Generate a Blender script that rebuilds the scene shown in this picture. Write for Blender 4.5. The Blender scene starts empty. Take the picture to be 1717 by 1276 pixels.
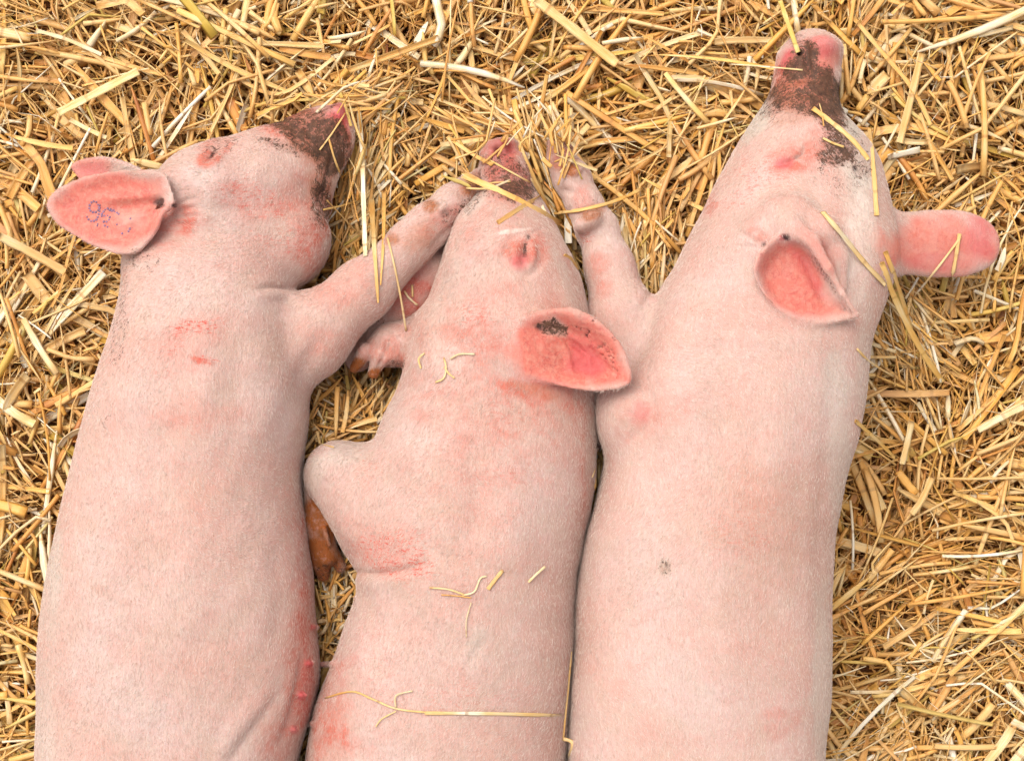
import bpy, math, random
import numpy as np
from mathutils import Vector
from mathutils.bvhtree import BVHTree

# ------------------------------------------------------------------ camera, sky, sun, exposure
scene = bpy.context.scene
COL = scene.collection
H = 1.70                               # camera height above the floor of the pen
CA = 0.0006 / (H - 0.08)               # metres per photo pixel per metre of distance
def W(px, py, z):
    s = (H - z) * CA
    return np.array([(px - 858.5) * s, (638.0 - py) * s, z])
def to_px(P):
    s = (H - P[:, 2]) * CA
    return P[:, 0] / s + 858.5, 638.0 - P[:, 1] / s
U = 0.0006                             # one photo pixel at mid height of the pigs

cam = bpy.data.cameras.new('camera'); camo = bpy.data.objects.new('camera', cam); COL.objects.link(camo)
camo.location = (0, 0, H)
cam.sensor_width = 36.0; cam.lens = 18.0 / (858.5 * CA)
cam.clip_start = 0.05; cam.clip_end = 100
scene.camera = camo

SUN_EL, SUN_AZ = math.radians(58), math.radians(128)    # azimuth measured from +x, counter-clockwise
world = bpy.data.worlds.new('World'); scene.world = world; world.use_nodes = True
wn = world.node_tree; wn.nodes.clear()
sky = wn.nodes.new('ShaderNodeTexSky'); sky.sky_type = 'NISHITA'; sky.sun_disc = False
sky.sun_elevation = SUN_EL; sky.sun_rotation = math.pi / 2 - SUN_AZ
sky.dust_density = 3.0
hs = wn.nodes.new('ShaderNodeHueSaturation'); hs.inputs['Saturation'].default_value = 0.08
bg = wn.nodes.new('ShaderNodeBackground'); bg.inputs['Strength'].default_value = 0.15
wo = wn.nodes.new('ShaderNodeOutputWorld')
wn.links.new(sky.outputs[0], hs.inputs['Color']); wn.links.new(hs.outputs[0], bg.inputs[0]); wn.links.new(bg.outputs[0], wo.inputs[0])
sun = bpy.data.lights.new('sun', 'SUN'); suno = bpy.data.objects.new('sun', sun); COL.objects.link(suno)
sun.energy = 1.1; sun.angle = math.radians(45); sun.color = (1.0, 0.89, 0.75)
d = Vector((math.cos(SUN_AZ) * math.cos(SUN_EL), math.sin(SUN_AZ) * math.cos(SUN_EL), math.sin(SUN_EL)))
suno.rotation_euler = d.to_track_quat('Z', 'Y').to_euler(); suno.location = (0, 0, 3)
scene.view_settings.view_transform = 'Standard'; scene.view_settings.look = 'None'
scene.view_settings.exposure = 0.90; scene.view_settings.gamma = 1.0

rng = np.random.default_rng(7)

# ------------------------------------------------------------------ small helpers
def tag(o, label=None, cat=None, group=None, kind=None):
    if label: o['label'] = label
    if cat: o['category'] = cat
    if group: o['group'] = group
    if kind: o['kind'] = kind
    return o

def mesh_np(name, V, F, mat, parent=None, attrs=None, smooth=True, fcount=4):
    me = bpy.data.meshes.new(name)
    V = np.asarray(V, np.float32); F = np.asarray(F, np.int32)
    me.vertices.add(len(V)); me.vertices.foreach_set('co', V.ravel())
    me.loops.add(F.size); me.loops.foreach_set('vertex_index', F.ravel())
    me.polygons.add(len(F)); me.polygons.foreach_set('loop_start', np.arange(0, F.size, F.shape[1], dtype=np.int32))
    me.update(calc_edges=True)
    if smooth: me.polygons.foreach_set('use_smooth', np.ones(len(F), bool))
    for k, a in (attrs or {}).items():
        a = np.asarray(a, np.float32)
        if a.ndim == 1:
            at = me.attributes.new(k, 'FLOAT', 'POINT'); at.data.foreach_set('value', a)
        else:
            at = me.attributes.new(k, 'FLOAT_VECTOR', 'POINT'); at.data.foreach_set('vector', a.ravel())
    me.materials.append(mat)
    me.validate()
    o = bpy.data.objects.new(name, me); COL.objects.link(o)
    if parent is not None: o.parent = parent
    return o

def smoothstep(a, b, x):
    t = np.clip((x - a) / (b - a), 0, 1); return t * t * (3 - 2 * t)

class NT:
    """tiny node-tree builder"""
    def __init__(s, name):
        s.m = bpy.data.materials.new(name); s.m.use_nodes = True
        s.t = s.m.node_tree; s.t.nodes.clear()
        s.out = s.t.nodes.new('ShaderNodeOutputMaterial')
        s.b = s.t.nodes.new('ShaderNodeBsdfPrincipled'); s.L(s.b.outputs[0], s.out.inputs[0])
    def L(s, a, b): s.t.links.new(a, b)
    def put(s, i, v):
        if hasattr(v, 'links'): s.L(v, i)
        else: i.default_value = v
    def attr(s, n, sep=False):
        a = s.t.nodes.new('ShaderNodeAttribute'); a.attribute_name = n
        if not sep: return a
        x = s.t.nodes.new('ShaderNodeSeparateXYZ'); s.L(a.outputs['Vector'], x.inputs[0]); return x.outputs
    def math(s, op, a, b=0.0, clamp=False):
        n = s.t.nodes.new('ShaderNodeMath'); n.operation = op; n.use_clamp = clamp
        s.put(n.inputs[0], a); s.put(n.inputs[1], b); return n.outputs[0]
    def noise(s, vec, scale, detail=3, rough=0.55, dist=0.0):
        n = s.t.nodes.new('ShaderNodeTexNoise'); s.put(n.inputs['Vector'], vec)
        n.inputs['Scale'].default_value = scale; n.inputs['Detail'].default_value = detail
        n.inputs['Roughness'].default_value = rough; n.inputs['Distortion'].default_value = dist
        return n.outputs['Fac']
    def ramp(s, f, stops, mode='LINEAR'):
        n = s.t.nodes.new('ShaderNodeValToRGB'); n.color_ramp.interpolation = mode
        e = n.color_ramp.elements
        while len(e) < len(stops): e.new(0.5)
        for q, (p, c) in zip(e, stops):
            q.position = p; q.color = (*c, 1) if len(c) == 3 else c
        s.put(n.inputs[0], f); return n.outputs[0]
    def rng(s, f, a, b, c=0.0, d_=1.0):
        n = s.t.nodes.new('ShaderNodeMapRange'); n.interpolation_type = 'SMOOTHSTEP'
        s.put(n.inputs[0], f)
        for i, v in zip((1, 2, 3, 4), (a, b, c, d_)): n.inputs[i].default_value = v
        return n.outputs[0]
    def mix(s, f, a, b, mode='MIX'):
        n = s.t.nodes.new('ShaderNodeMix'); n.data_type = 'RGBA'; n.blend_type = mode
        s.put(n.inputs[0], f); s.put(n.inputs[6], a if hasattr(a, 'links') else (*a, 1)); s.put(n.inputs[7], b if hasattr(b, 'links') else (*b, 1))
        return n.outputs[2]
    def bump(s, h, dist, strength=1.0, prev=None):
        n = s.t.nodes.new('ShaderNodeBump'); s.put(n.inputs['Height'], h)
        n.inputs['Distance'].default_value = dist; n.inputs['Strength'].default_value = strength
        if prev is not None: s.L(prev, n.inputs['Normal'])
        return n.outputs[0]
    def coord(s, which='Object'):
        return s.t.nodes.new('ShaderNodeTexCoord').outputs[which]
    def vmul(s, v, k):
        n = s.t.nodes.new('ShaderNodeVectorMath'); n.operation = 'MULTIPLY'; s.put(n.inputs[0], v); n.inputs[1].default_value = k
        return n.outputs[0]
    def set(s, **k):
        for a, v in k.items():
            s.put(s.b.inputs[a.replace('_', ' ')], (*v, 1) if isinstance(v, tuple) and len(v) == 3 else v)

# ------------------------------------------------------------------ materials
def skin_material():
    n = NT('pig_skin')
    P = n.coord('Object')
    A = n.attr('marks_a', True)      # x redness, y dirt and painted ear-hollow shade, z brown stain
    B = n.attr('marks_b', True)      # x scratches, y deep pink, z ear/orange flush
    D = n.attr('marks_c', True)      # x black slit, y pale bristle, z grey cast
    big = n.noise(P, 9, 4, 0.6); mid = n.noise(P, 38, 4, 0.6); fine = n.noise(P, 190, 4, 0.65)
    st = n.noise(n.vmul(P, (420, 90, 300)), 1.0, 2, 0.6)       # along-the-body bristle streaks
    base = n.ramp(big, [(0.28, (0.46, 0.25, 0.200)), (0.5, (0.485, 0.31, 0.265)), (0.70, (0.505, 0.365, 0.33))])
    base = n.mix(n.rng(mid, 0.45, 0.72, 0, 0.35), base, (0.475, 0.225, 0.18))
    base = n.mix(n.rng(mid, 0.55, 0.30, 0, 0.30), base, (0.43, 0.31, 0.235))
    base = n.mix(n.rng(st, 0.50, 0.72, 0, 0.2), base, (0.60, 0.52, 0.47))
    base = n.mix(n.rng(n.noise(P, 850, 2, .7), 0.42, 0.30, 0, 0.30), base, (0.30, 0.16, 0.12))
    red = n.math('MULTIPLY', A[0], n.math('MULTIPLY', n.rng(mid, 0.30, 0.66, 0.25, 1.5), n.rng(n.noise(P, 110, 4, .7), 0.32, 0.6, 0.35, 1.15)), True)
    base = n.mix(red, base, (0.46, 0.135, 0.095))
    base = n.mix(n.math('MULTIPLY', B[2], n.rng(mid, 0.3, 0.6, 0.75, 1.0), True), base, (0.52, 0.14, 0.105))
    vn = n.math('ABSOLUTE', n.math('SUBTRACT', n.noise(P, 62, 2, 0.5, 0.6), 0.5)); vn2 = n.math('ABSOLUTE', n.math('SUBTRACT', n.noise(P, 130, 2, 0.5, 0.6), 0.5))
    vein = n.math('ADD', n.rng(vn, 0.016, 0.002), n.math('MULTIPLY', n.rng(vn2, 0.02, 0.002), 0.6), True)
    base = n.mix(n.math('MULTIPLY', n.math('MULTIPLY', vein, B[2]), 0.42, True), base, (0.34, 0.05, 0.055))
    base = n.mix(n.math('MULTIPLY', n.math('MULTIPLY', n.rng(fine, .4, .7), B[2]), 0.45, True), base, (0.58, 0.27, 0.20))
    base = n.mix(n.math('MULTIPLY', B[1], n.rng(mid, 0.3, 0.6, 0.8, 1.0), True), base, (0.46, 0.065, 0.075))
    base = n.mix(n.math('MULTIPLY', D[2], 1.0, True), base, (0.47, 0.41, 0.35))
    base = n.mix(n.math('MULTIPLY', D[1], n.rng(st, 0.3, 0.6, 0.5, 1.0), True), base, (0.80, 0.72, 0.63))
    scn = n.noise(n.vmul(P, (120, 420, 260)), 1.0, 4, 0.8, 0.9)
    sc = n.math('MULTIPLY', n.rng(scn, 0.515, 0.60), B[0], True)
    base = n.mix(sc, base, (0.47, 0.075, 0.05))
    spk = n.rng(n.noise(P, 520, 1, 0.5), 0.735, 0.78)
    base = n.mix(n.math('MULTIPLY', spk, 0.55), base, (0.30, 0.09, 0.06))
    br = n.math('MULTIPLY', A[2], n.rng(fine, 0.3, 0.6, 0.55, 1.1), True)
    base = n.mix(br, base, (0.30, 0.085, 0.018))
    # dirt and painted ear-hollow shade: threshold of noise against the painted amount, so its edge is ragged
    gr = n.rng(n.math('ADD', n.math('MULTIPLY', n.noise(P, 520, 4, 0.8), 0.42), n.math('MULTIPLY', n.noise(P, 150, 4, .7, 1.2), 0.58)), 0.36, 0.64)
    dirt_shade = n.rng(n.math('SUBTRACT', A[1], gr), -0.10, 0.14)
    dirt_shade = n.math('MULTIPLY', dirt_shade, n.rng(A[1], 0.02, 0.20), True)
    base = n.mix(n.math('MULTIPLY', n.rng(A[1], 0.15, 0.7), 0.7), base, (0.24, 0.085, 0.055))
    dcol = n.ramp(fine, [(0.3, (0.020, 0.009, 0.005)), (0.6, (0.10, 0.045, 0.024))])
    base = n.mix(n.math('MULTIPLY', dirt_shade, 0.93), base, dcol)
    base = n.mix(n.math('MULTIPLY', D[0], 1.0, True), base, (0.03, 0.012, 0.012))
    n.set(Base_Color=base, Roughness=0.62, Subsurface_Weight=0.22, Subsurface_Scale=0.009,
          Specular_IOR_Level=0.25, Sheen_Weight=0.03, Sheen_Roughness=0.5)
    n.b.inputs['Subsurface Radius'].default_value = (1.0, 0.35, 0.2)
    n.b.inputs['Sheen Tint'].default_value = (1, 0.93, 0.88, 1)
    b1 = n.bump(mid, 0.004, 0.35); b2 = n.bump(st, 0.0012, 0.6, b1); b3 = n.bump(fine, 0.0016, 0.5, b2)
    n.L(b3, n.b.inputs['Normal'])
    return n.m

def plain(name, c, rough=0.7, **k):
    n = NT(name); P = n.coord('Object')
    f = n.noise(P, 300, 3)
    n.set(Base_Color=n.mix(n.rng(f, 0.3, 0.7), tuple(x * 0.7 for x in c), tuple(min(1, x * 1.2) for x in c)), Roughness=rough, **k)
    return n.m

def hair_material():
    n = NT('white_bristle')
    inf = n.attr('shade')
    n.set(Base_Color=inf.outputs['Color'], Roughness=0.6, Specular_IOR_Level=0.2)
    return n.m

STRAW_STOPS = [(0.0, (0.24, 0.06, 0.014)), (0.12, (0.43, 0.155, 0.032)), (0.30, (0.57, 0.255, 0.053)), (0.55, (0.68, 0.36, 0.095)),
               (0.76, (0.67, 0.46, 0.195)), (0.88, (0.70, 0.55, 0.32)), (1.0, (0.78, 0.71, 0.58))]
def straw_material():
    n = NT('dry_straw')
    sv = n.attr('straw')                       # x along, y around, z tone
    x = n.t.nodes.new('ShaderNodeSeparateXYZ'); n.L(sv.outputs['Vector'], x.inputs[0]); u, v, t = x.outputs
    cmb = n.t.nodes.new('ShaderNodeCombineXYZ')
    n.L(n.math('MULTIPLY', u, 26.0), cmb.inputs[0]); n.L(n.math('MULTIPLY', v, 3.2), cmb.inputs[1]); n.L(n.math('MULTIPLY', t, 97.0), cmb.inputs[2])
    f = n.noise(cmb.outputs[0], 1.6, 3, 0.65)
    cm2 = n.t.nodes.new('ShaderNodeCombineXYZ')
    n.L(n.math('MULTIPLY', u, 22.0), cm2.inputs[0]); n.L(n.math('MULTIPLY', t, 41.0), cm2.inputs[1])
    g = n.noise(cm2.outputs[0], 1.0, 2, 0.5)
    tone = n.math('ADD', t, n.math('ADD', n.math('MULTIPLY', n.math('SUBTRACT', f, 0.5), 0.75), n.math('MULTIPLY', n.math('SUBTRACT', g, 0.5), 0.95)), True)
    col = n.ramp(tone, STRAW_STOPS)
    fr = n.math('FRACT', n.math('ADD', n.math('MULTIPLY', u, 11.0), n.math('MULTIPLY', t, 37.0)))
    col = n.mix(n.rng(fr, 0.05, 0.02, 0, 0.55), col, (0.30, 0.13, 0.03))
    hv = n.math('FRACT', n.math('MULTIPLY', t, 173.0))
    col = n.mix(n.rng(hv, 0.55, 0.9, 0, 0.35), col, (0.56, 0.38, 0.19))
    col = n.mix(n.rng(hv, 0.30, 0.05, 0, 0.35), col, (0.74, 0.42, 0.07))
    gr = n.attr('green').outputs['Fac']
    col = n.mix(n.math('MULTIPLY', gr, 0.55), col, (0.42, 0.36, 0.045))
    col = n.mix(n.rng(n.noise(n.coord('Object'), 900, 2), 0.66, 0.76, 0, 0.45), col, (0.20, 0.08, 0.02))
    n.set(Base_Color=col, Roughness=0.42, Specular_IOR_Level=0.45)
    n.L(n.bump(f, 0.0006, 0.7), n.b.inputs['Normal'])
    return n.m

def litter_material():
    n = NT('trodden_litter'); P = n.coord('Object')
    a = n.noise(P, 60, 6, 0.7); b = n.noise(n.vmul(P, (300, 90, 100)), 1.0, 3)
    n.set(Base_Color=n.mix(b, n.ramp(a, [(0.3, (0.09, 0.022, 0.006)), (0.55, (0.20, 0.06, 0.015)), (0.75, (0.36, 0.15, 0.04))]), (0.24, 0.09, 0.02)), Roughness=0.9)
    n.L(n.bump(a, 0.01, 0.8), n.b.inputs['Normal'])
    return n.m

MSKIN = skin_material(); MHAIR = hair_material(); MSTRAW = straw_material(); MLIT = litter_material()
MLASH = plain('dark_lash', (0.03, 0.02, 0.015), 0.6); MINK = plain('faded_purple_ink', (0.22, 0.12, 0.19), 0.8)

# ------------------------------------------------------------------ ground
def ground_z(x, y):
    return 0.006 * np.sin(9 * x + 1.3) * np.cos(7 * y + .4) + 0.004 * np.sin(23 * x - 11 * y) + 0.003 * np.sin(31 * y + 17 * x + 2)
def build_ground():
    n = 240; xs = np.linspace(-1, 1, n); s = np.sign(xs) * (np.abs(xs) * 0.9 + np.abs(xs) ** 8 * 20)
    X, Y = np.meshgrid(s, s, indexing='ij'); Z = ground_z(X, Y)
    V = np.stack([X, Y, Z], -1).reshape(-1, 3); i = np.arange(n * n).reshape(n, n)
    F = np.stack([i[:-1, :-1], i[1:, :-1], i[1:, 1:], i[:-1, 1:]], -1).reshape(-1, 4)
    tag(mesh_np('ground', V, F, MLIT), 'dark trodden litter floor of the pen', 'ground', kind='structure')
build_ground()

# ------------------------------------------------------------------ implicit-surface sculpting
VOX = 0.0020
def smin(a, b, k):
    h = np.clip(0.5 + 0.5 * (b - a) / k, 0, 1); return b + (a - b) * h - k * h * (1 - h)
def poly_sdf(X, Y, P):
    P = np.asarray(P, float); n = len(P); d2 = np.full(X.shape, 1e9); ins = np.zeros(X.shape, bool)
    for i in range(n):
        a, b = P[i], P[(i + 1) % n]; e = b - a; wx = X - a[0]; wy = Y - a[1]
        t = np.clip((wx * e[0] + wy * e[1]) / (e @ e + 1e-12), 0, 1)
        d2 = np.minimum(d2, (wx - t * e[0]) ** 2 + (wy - t * e[1]) ** 2)
        c = ((a[1] <= Y) & (b[1] > Y)) | ((b[1] <= Y) & (a[1] > Y))
        with np.errstate(divide='ignore', invalid='ignore'):
            xi = a[0] + (Y - a[1]) / (b[1] - a[1] + 1e-12) * (b[0] - a[0])
        ins ^= c & (X < xi)
    return np.where(ins, -1, 1) * np.sqrt(d2)
def catmull(P, m=6, closed=False):
    P = np.asarray(P, float); n = len(P); out = []
    for i in range(n if closed else n - 1):
        g = (lambda j: P[j % n]) if closed else (lambda j: P[min(max(j, 0), n - 1)])
        p0, p1, p2, p3 = g(i - 1), g(i), g(i + 1), g(i + 2)
        for t in np.arange(m) / m:
            out.append(0.5 * (2 * p1 + (p2 - p0) * t + (2 * p0 - 5 * p1 + 4 * p2 - p3) * t * t + (3 * p1 - p0 - 3 * p2 + p3) * t ** 3))
    if not closed: out.append(P[-1])
    return np.array(out)

class Sculpt:
    def __init__(s, x0, x1, y0, y1, z1=0.30):
        a = W(x0, y1, 0.0); b = W(x1, y0, 0.0)
        s.o = np.array([a[0] - .02, a[1] - .02, -0.01]); e = np.array([b[0] + .02, b[1] + .02, z1])
        s.n = np.ceil((e - s.o) / VOX).astype(int) + 1
        s.f = np.full(s.n, 0.5, np.float32)
        s.ax = [s.o[i] + VOX * np.arange(s.n[i]) for i in range(3)]
    def box(s, lo, hi, pad):
        i0 = np.clip(np.floor((np.asarray(lo) - pad - s.o) / VOX).astype(int), 0, s.n - 1)
        i1 = np.clip(np.ceil((np.asarray(hi) + pad - s.o) / VOX).astype(int) + 1, 1, s.n)
        sl = tuple(slice(int(a), int(b)) for a, b in zip(i0, i1))
        g = np.meshgrid(*[s.ax[i][sl[i]] for i in range(3)], indexing='ij', sparse=True)
        return sl, g
    def put(s, sl, dd, k, sub=False):
        dd = dd.astype(np.float32)
        if sub: s.f[sl] = -smin(-s.f[sl], dd, k) if k > 0 else np.maximum(s.f[sl], -dd)
        else: s.f[sl] = smin(s.f[sl], dd, k)
    def cone(s, a, b, ra, rb, zs=1.0, k=0.02, sub=False):
        """round cone between photo points a, b = (px, py, z); radii in photo pixels; zs squashes it in z"""
        A, B = W(*a), W(*b); ra *= U; rb *= U; r = max(ra, rb)
        lo = np.minimum(A, B) - r; hi = np.maximum(A, B) + r
        sl, (X, Y, Z) = s.box(lo, hi, k + 3 * VOX)
        e = B - A; e2 = e.copy(); e2[2] /= zs; L = max(e2 @ e2, 1e-9)
        wx, wy, wz = X - A[0], Y - A[1], (Z - A[2]) / zs
        t = np.clip((wx * e2[0] + wy * e2[1] + wz * e2[2]) / L, 0, 1)
        q = np.sqrt((wx - t * e2[0]) ** 2 + (wy - t * e2[1]) ** 2 + (wz - t * e2[2]) ** 2) - (ra + (rb - ra) * t)
        s.put(sl, q * (min(zs, 1.0) ** 0.5), k, sub)
    def ell(s, c, rx, ry, rz, ang=0, k=0.02, sub=False):
        C = W(*c); rx *= U; ry *= U; r = max(rx, ry)
        sl, (X, Y, Z) = s.box(C - [r, r, rz], C + [r, r, rz], k + 3 * VOX)
        ca, sa = math.cos(math.radians(ang)), math.sin(math.radians(ang))
        x, y = X - C[0], Y - C[1]; u, v = (x * ca + y * sa) / rx, (-x * sa + y * ca) / ry; w = (Z - C[2]) / rz
        m = np.sqrt(u * u + v * v + w * w); g = np.sqrt((u / rx) ** 2 + (v / ry) ** 2 + (w / rz) ** 2) + 1e-6
        s.put(sl, m * (m - 1) / g, k, sub)
    def chain(s, pts, zs=1.0, k=0.02, sub=False):
        for p, q in zip(pts[:-1], pts[1:]): s.cone(p[:3], q[:3], p[3], q[3], zs, k, sub)
    def loft(s, st, nexp=2.25, k=0.02):
        """stations (py, left px, right px, z centre, z half-height), outline taken at the widest level"""
        st = catmull(st, 8)
        z = st[:, 3] + 0.012; sc = (H - z) * CA
        y = (638 - st[:, 0]) * sc; l = (st[:, 1] - 858.5) * sc; r = (st[:, 2] - 858.5) * sc
        o = np.argsort(y); y = y[o]; cx = ((l + r) / 2)[o]; w = ((r - l) / 2)[o]; zc = st[o, 3]; zh = np.maximum(st[o, 4], .004)
        sl, (X, Y, Z) = s.box([(cx - w).min(), y[0], 0], [(cx + w).max(), y[-1], (zc + zh).max()], 0.02)
        yy = Y.ravel(); f = lambda a: np.interp(yy, y, a)[None, :, None]
        cx, w, zc, zh = f(cx), f(w), f(zc), f(zh)
        m = (np.abs((X - cx) / w) ** nexp + np.abs((Z - zc) / zh) ** nexp) ** (1 / nexp)
        dd = (m - 1) * np.minimum(w, zh)
        ov = np.maximum(y[0] - Y, Y - y[-1]); dd = np.maximum(dd, ov * 0.9 + dd * 0)
        s.put(sl, dd, k)
    def ear(s, P, z, cup, t=3.8, k=0.009, width=30, folds=(), hole=None, tilt=(0, 0)):
        """cupped leaf: closed photo outline P, z = (height at first point's side ...) as plane z0 + tilt·(px, py)/100"""
        zr = z[0] if isinstance(z, tuple) else z
        c = np.mean(np.asarray(P, float), 0); Q = catmull(P, 5, True)
        Z0 = z
        hz = lambda px, py: Z0 + tilt[0] * (px - c[0]) / 100 + tilt[1] * (py - c[1]) / 100
        Wp = np.array([W(a, b, hz(a, b)) for a, b in Q])
        lo = Wp.min(0) - [0, 0, cup + .012]; hi = Wp.max(0) + [0, 0, .014]
        sl, (X, Y, Z) = s.box(lo, hi, 0.015)
        X2, Y2 = np.broadcast_arrays(X[:, :, 0], Y[:, :, 0])
        p2 = poly_sdf(X2, Y2, Wp[:, :2])
        scl = (H - Z0) * CA; px = X2 / scl + 858.5; py = 638 - Y2 / scl
        h = hz(px, py) - cup * smoothstep(0, width * U, -p2)
        for (fx, fy, gx, gy, fw, fd) in folds:           # ridges (fd > 0) and grooves along a line
            e = np.array([gx - fx, gy - fy], float); L = e @ e
            tt = np.clip(((px - fx) * e[0] + (py - fy) * e[1]) / L, 0, 1)
            dl = np.hypot(px - fx - tt * e[0], py - fy - tt * e[1])
            h = h + fd * np.exp(-(dl / fw) ** 2) * np.minimum(1, 1.6 - 1.2 * tt)
        th = t * U
        a = p2[:, :, None] + th * 0.6; b = np.abs(Z - h[:, :, None]) - th * 0.55
        dd = np.minimum(np.maximum(a, b), 0) + np.sqrt(np.maximum(a, 0) ** 2 + np.maximum(b, 0) ** 2) - th * 0.45
        s.put(sl, dd, k)
        if hole:
            s.cone(hole[:3], hole[3:6], hole[6], hole[7], 1.0, 0.006, True)
    def mesh(s):
        f = s.f; ins = f < 0
        n = s.n - 1
        c = np.zeros(n, np.int8)
        for i in (0, 1):
            for j in (0, 1):
                for l in (0, 1): c += ins[i:i + n[0], j:j + n[1], l:l + n[2]]
        act = np.argwhere((c > 0) & (c < 8)); idx = np.full(n, -1, np.int64); idx[tuple(act.T)] = np.arange(len(act))
        S = np.zeros((len(act), 3)); N = np.zeros(len(act))
        cor = [(i, j, l) for i in (0, 1) for j in (0, 1) for l in (0, 1)]
        val = {q: f[act[:, 0] + q[0], act[:, 1] + q[1], act[:, 2] + q[2]].astype(float) for q in cor}
        for q in cor:
            for axx in range(3):
                if q[axx]: continue
                r = list(q); r[axx] = 1; r = tuple(r); a, b = val[q], val[r]
                m = (a < 0) != (b < 0); t = np.where(m, a / np.where(m, a - b, 1), 0)
                p = np.tile(np.array(q, float), (len(act), 1)); p[:, axx] = t
                S[m] += p[m]; N += m
        V = s.o + VOX * (act + S / N[:, None])
        F = []
        for axx in range(3):
            u, v = [(1, 2), (2, 0), (0, 1)][axx]
            A = [slice(1, -1)] * 3; B = [slice(1, -1)] * 3; A[axx] = slice(0, -1); B[axx] = slice(1, None)
            A = tuple(A); B = tuple(B)
            a, b = ins[A], ins[B]; off = np.array([1, 1, 1]); off[axx] = 0
            for flip, m in ((False, a & ~b), (True, b & ~a)):
                e = np.argwhere(m) + off
                du = np.zeros(3, int); du[u] = 1; dv = np.zeros(3, int); dv[v] = 1
                q = [idx[tuple((e - x).T)] for x in (du + dv, dv, du * 0, du)]
                q = np.stack(q, 1); F.append(q[:, ::-1] if flip else q)
        F = np.concatenate(F)
        F = F[(F >= 0).all(1)]
        E = np.unique(np.sort(np.concatenate([F[:, [0, 1]], F[:, [1, 2]], F[:, [2, 3]], F[:, [3, 0]]]), 1), axis=0)
        dg = np.bincount(E.ravel(), minlength=len(V)).astype(float)
        for lam in (0.6, 0.6, -0.4, 0.5):
            M = np.stack([np.bincount(E[:, 0], V[E[:, 1], i], len(V)) + np.bincount(E[:, 1], V[E[:, 0], i], len(V)) for i in range(3)], 1) / dg[:, None]
            V = V + lam * (M - V)
        return V, F
    def at(s, P):
        i = np.round((P - s.o) / VOX).astype(int); ok = ((i >= 0) & (i < s.n)).all(1); i = np.clip(i, 0, s.n - 1)
        return np.where(ok, s.f[i[:, 0], i[:, 1], i[:, 2]], 0.5)

# smooth value noise for modelling (numpy)
def vnoise(P, scale, seed):
    r = np.random.default_rng(seed); out = np.zeros(len(P))
    for o in range(6):
        kv = r.normal(size=3) * scale; ph = r.uniform(0, 6.28); out += np.sin(P @ kv + ph)
    return out / 6 ** .5

CH = {'red': 0, 'dirt_shade': 1, 'brown': 2, 'scr': 3, 'hot': 4, 'ear': 5, 'black': 6, 'pale': 7, 'grey': 8}
def paint(V, blobs, base=None):
    px, py = to_px(V); A = np.zeros((len(V), 9))
    wob = vnoise(V, 55, 5) * 0.16 + vnoise(V, 130, 6) * 0.12
    for b in blobs:
        ch, x, y, rx, ry, ang, amp = b[:7]; zmin, zmax = (b[7], b[8]) if len(b) > 7 else (-1, 1)
        c, s_ = math.cos(math.radians(ang)), math.sin(math.radians(ang))
        dx, dy = px - x, -(py - y); u = (dx * c + dy * s_) / rx; v = (-dx * s_ + dy * c) / ry
        r = np.sqrt(u * u + v * v) + (wob if ch not in ('black',) else 0)
        m = (1 - smoothstep(0.45, 1.15, r)) * amp * ((V[:, 2] >= zmin) & (V[:, 2] <= zmax))
        j = CH[ch]; A[:, j] = A[:, j] + m * (1 - A[:, j] * 0.6) if amp > 0 else np.maximum(0, A[:, j] + m)
    A[:, 1] = np.minimum(A[:, 1], .86)
    return A
def paint_poly(V, A, ch, P, amp, soft=14, zmin=-1, zmax=1):
    px, py = to_px(V); dd = poly_sdf(px, py, P) + vnoise(V, 70, 9) * soft * 0.35
    m = (1 - smoothstep(-soft, soft * 0.5, dd)) * amp * ((V[:, 2] >= zmin) & (V[:, 2] <= zmax))
    A[:, CH[ch]] = np.clip(A[:, CH[ch]] + m, 0, 1.3)

PIGS = []      # (sculpt, verts, faces)
def crease(V, Nv, pts, wid, depth, zmin=0.0):
    """press (depth > 0) or raise a line into the skin; photo points, tapering at its ends"""
    c = catmull(pts, 6) if len(pts) > 1 else np.array(pts, float).repeat(2, 0); px, py = to_px(V); best = np.full(len(V), 1e9); tt = np.zeros(len(V))
    near = np.nonzero((np.abs(px - c[:, 0].mean()) < np.ptp(c[:, 0]) / 2 + 4 * wid + 30) & (np.abs(py - c[:, 1].mean()) < np.ptp(c[:, 1]) / 2 + 4 * wid + 30) & (V[:, 2] > zmin) & (Nv[:, 2] > -.1))[0]
    if not len(near): return
    x, y = px[near], py[near]; b = np.full(len(near), 1e9); t_ = np.zeros(len(near)); m = len(c) - 1
    for i in range(m):
        e = c[i + 1] - c[i]; L = e @ e + 1e-9; t = np.clip(((x - c[i, 0]) * e[0] + (y - c[i, 1]) * e[1]) / L, 0, 1)
        dd = np.hypot(x - c[i, 0] - t * e[0], y - c[i, 1] - t * e[1]); k = dd < b; b[k] = dd[k]; t_[k] = ((i + t) / m)[k]
    tp = np.sin(math.pi * np.clip(t_, 0.04, 0.96)) ** .5 if len(pts) > 1 else 1
    V[near] -= Nv[near] * (np.exp(-(b / wid) ** 2) * depth * tp)[:, None]
def vnormals(V, F):
    n = np.cross(V[F[:, 2]] - V[F[:, 0]], V[F[:, 3]] - V[F[:, 1]]); o = np.stack([sum(np.bincount(F[:, j], n[:, i], len(V)) for j in range(4)) for i in range(3)], 1)
    return o / (np.linalg.norm(o, axis=1, keepdims=True) + 1e-12)
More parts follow.
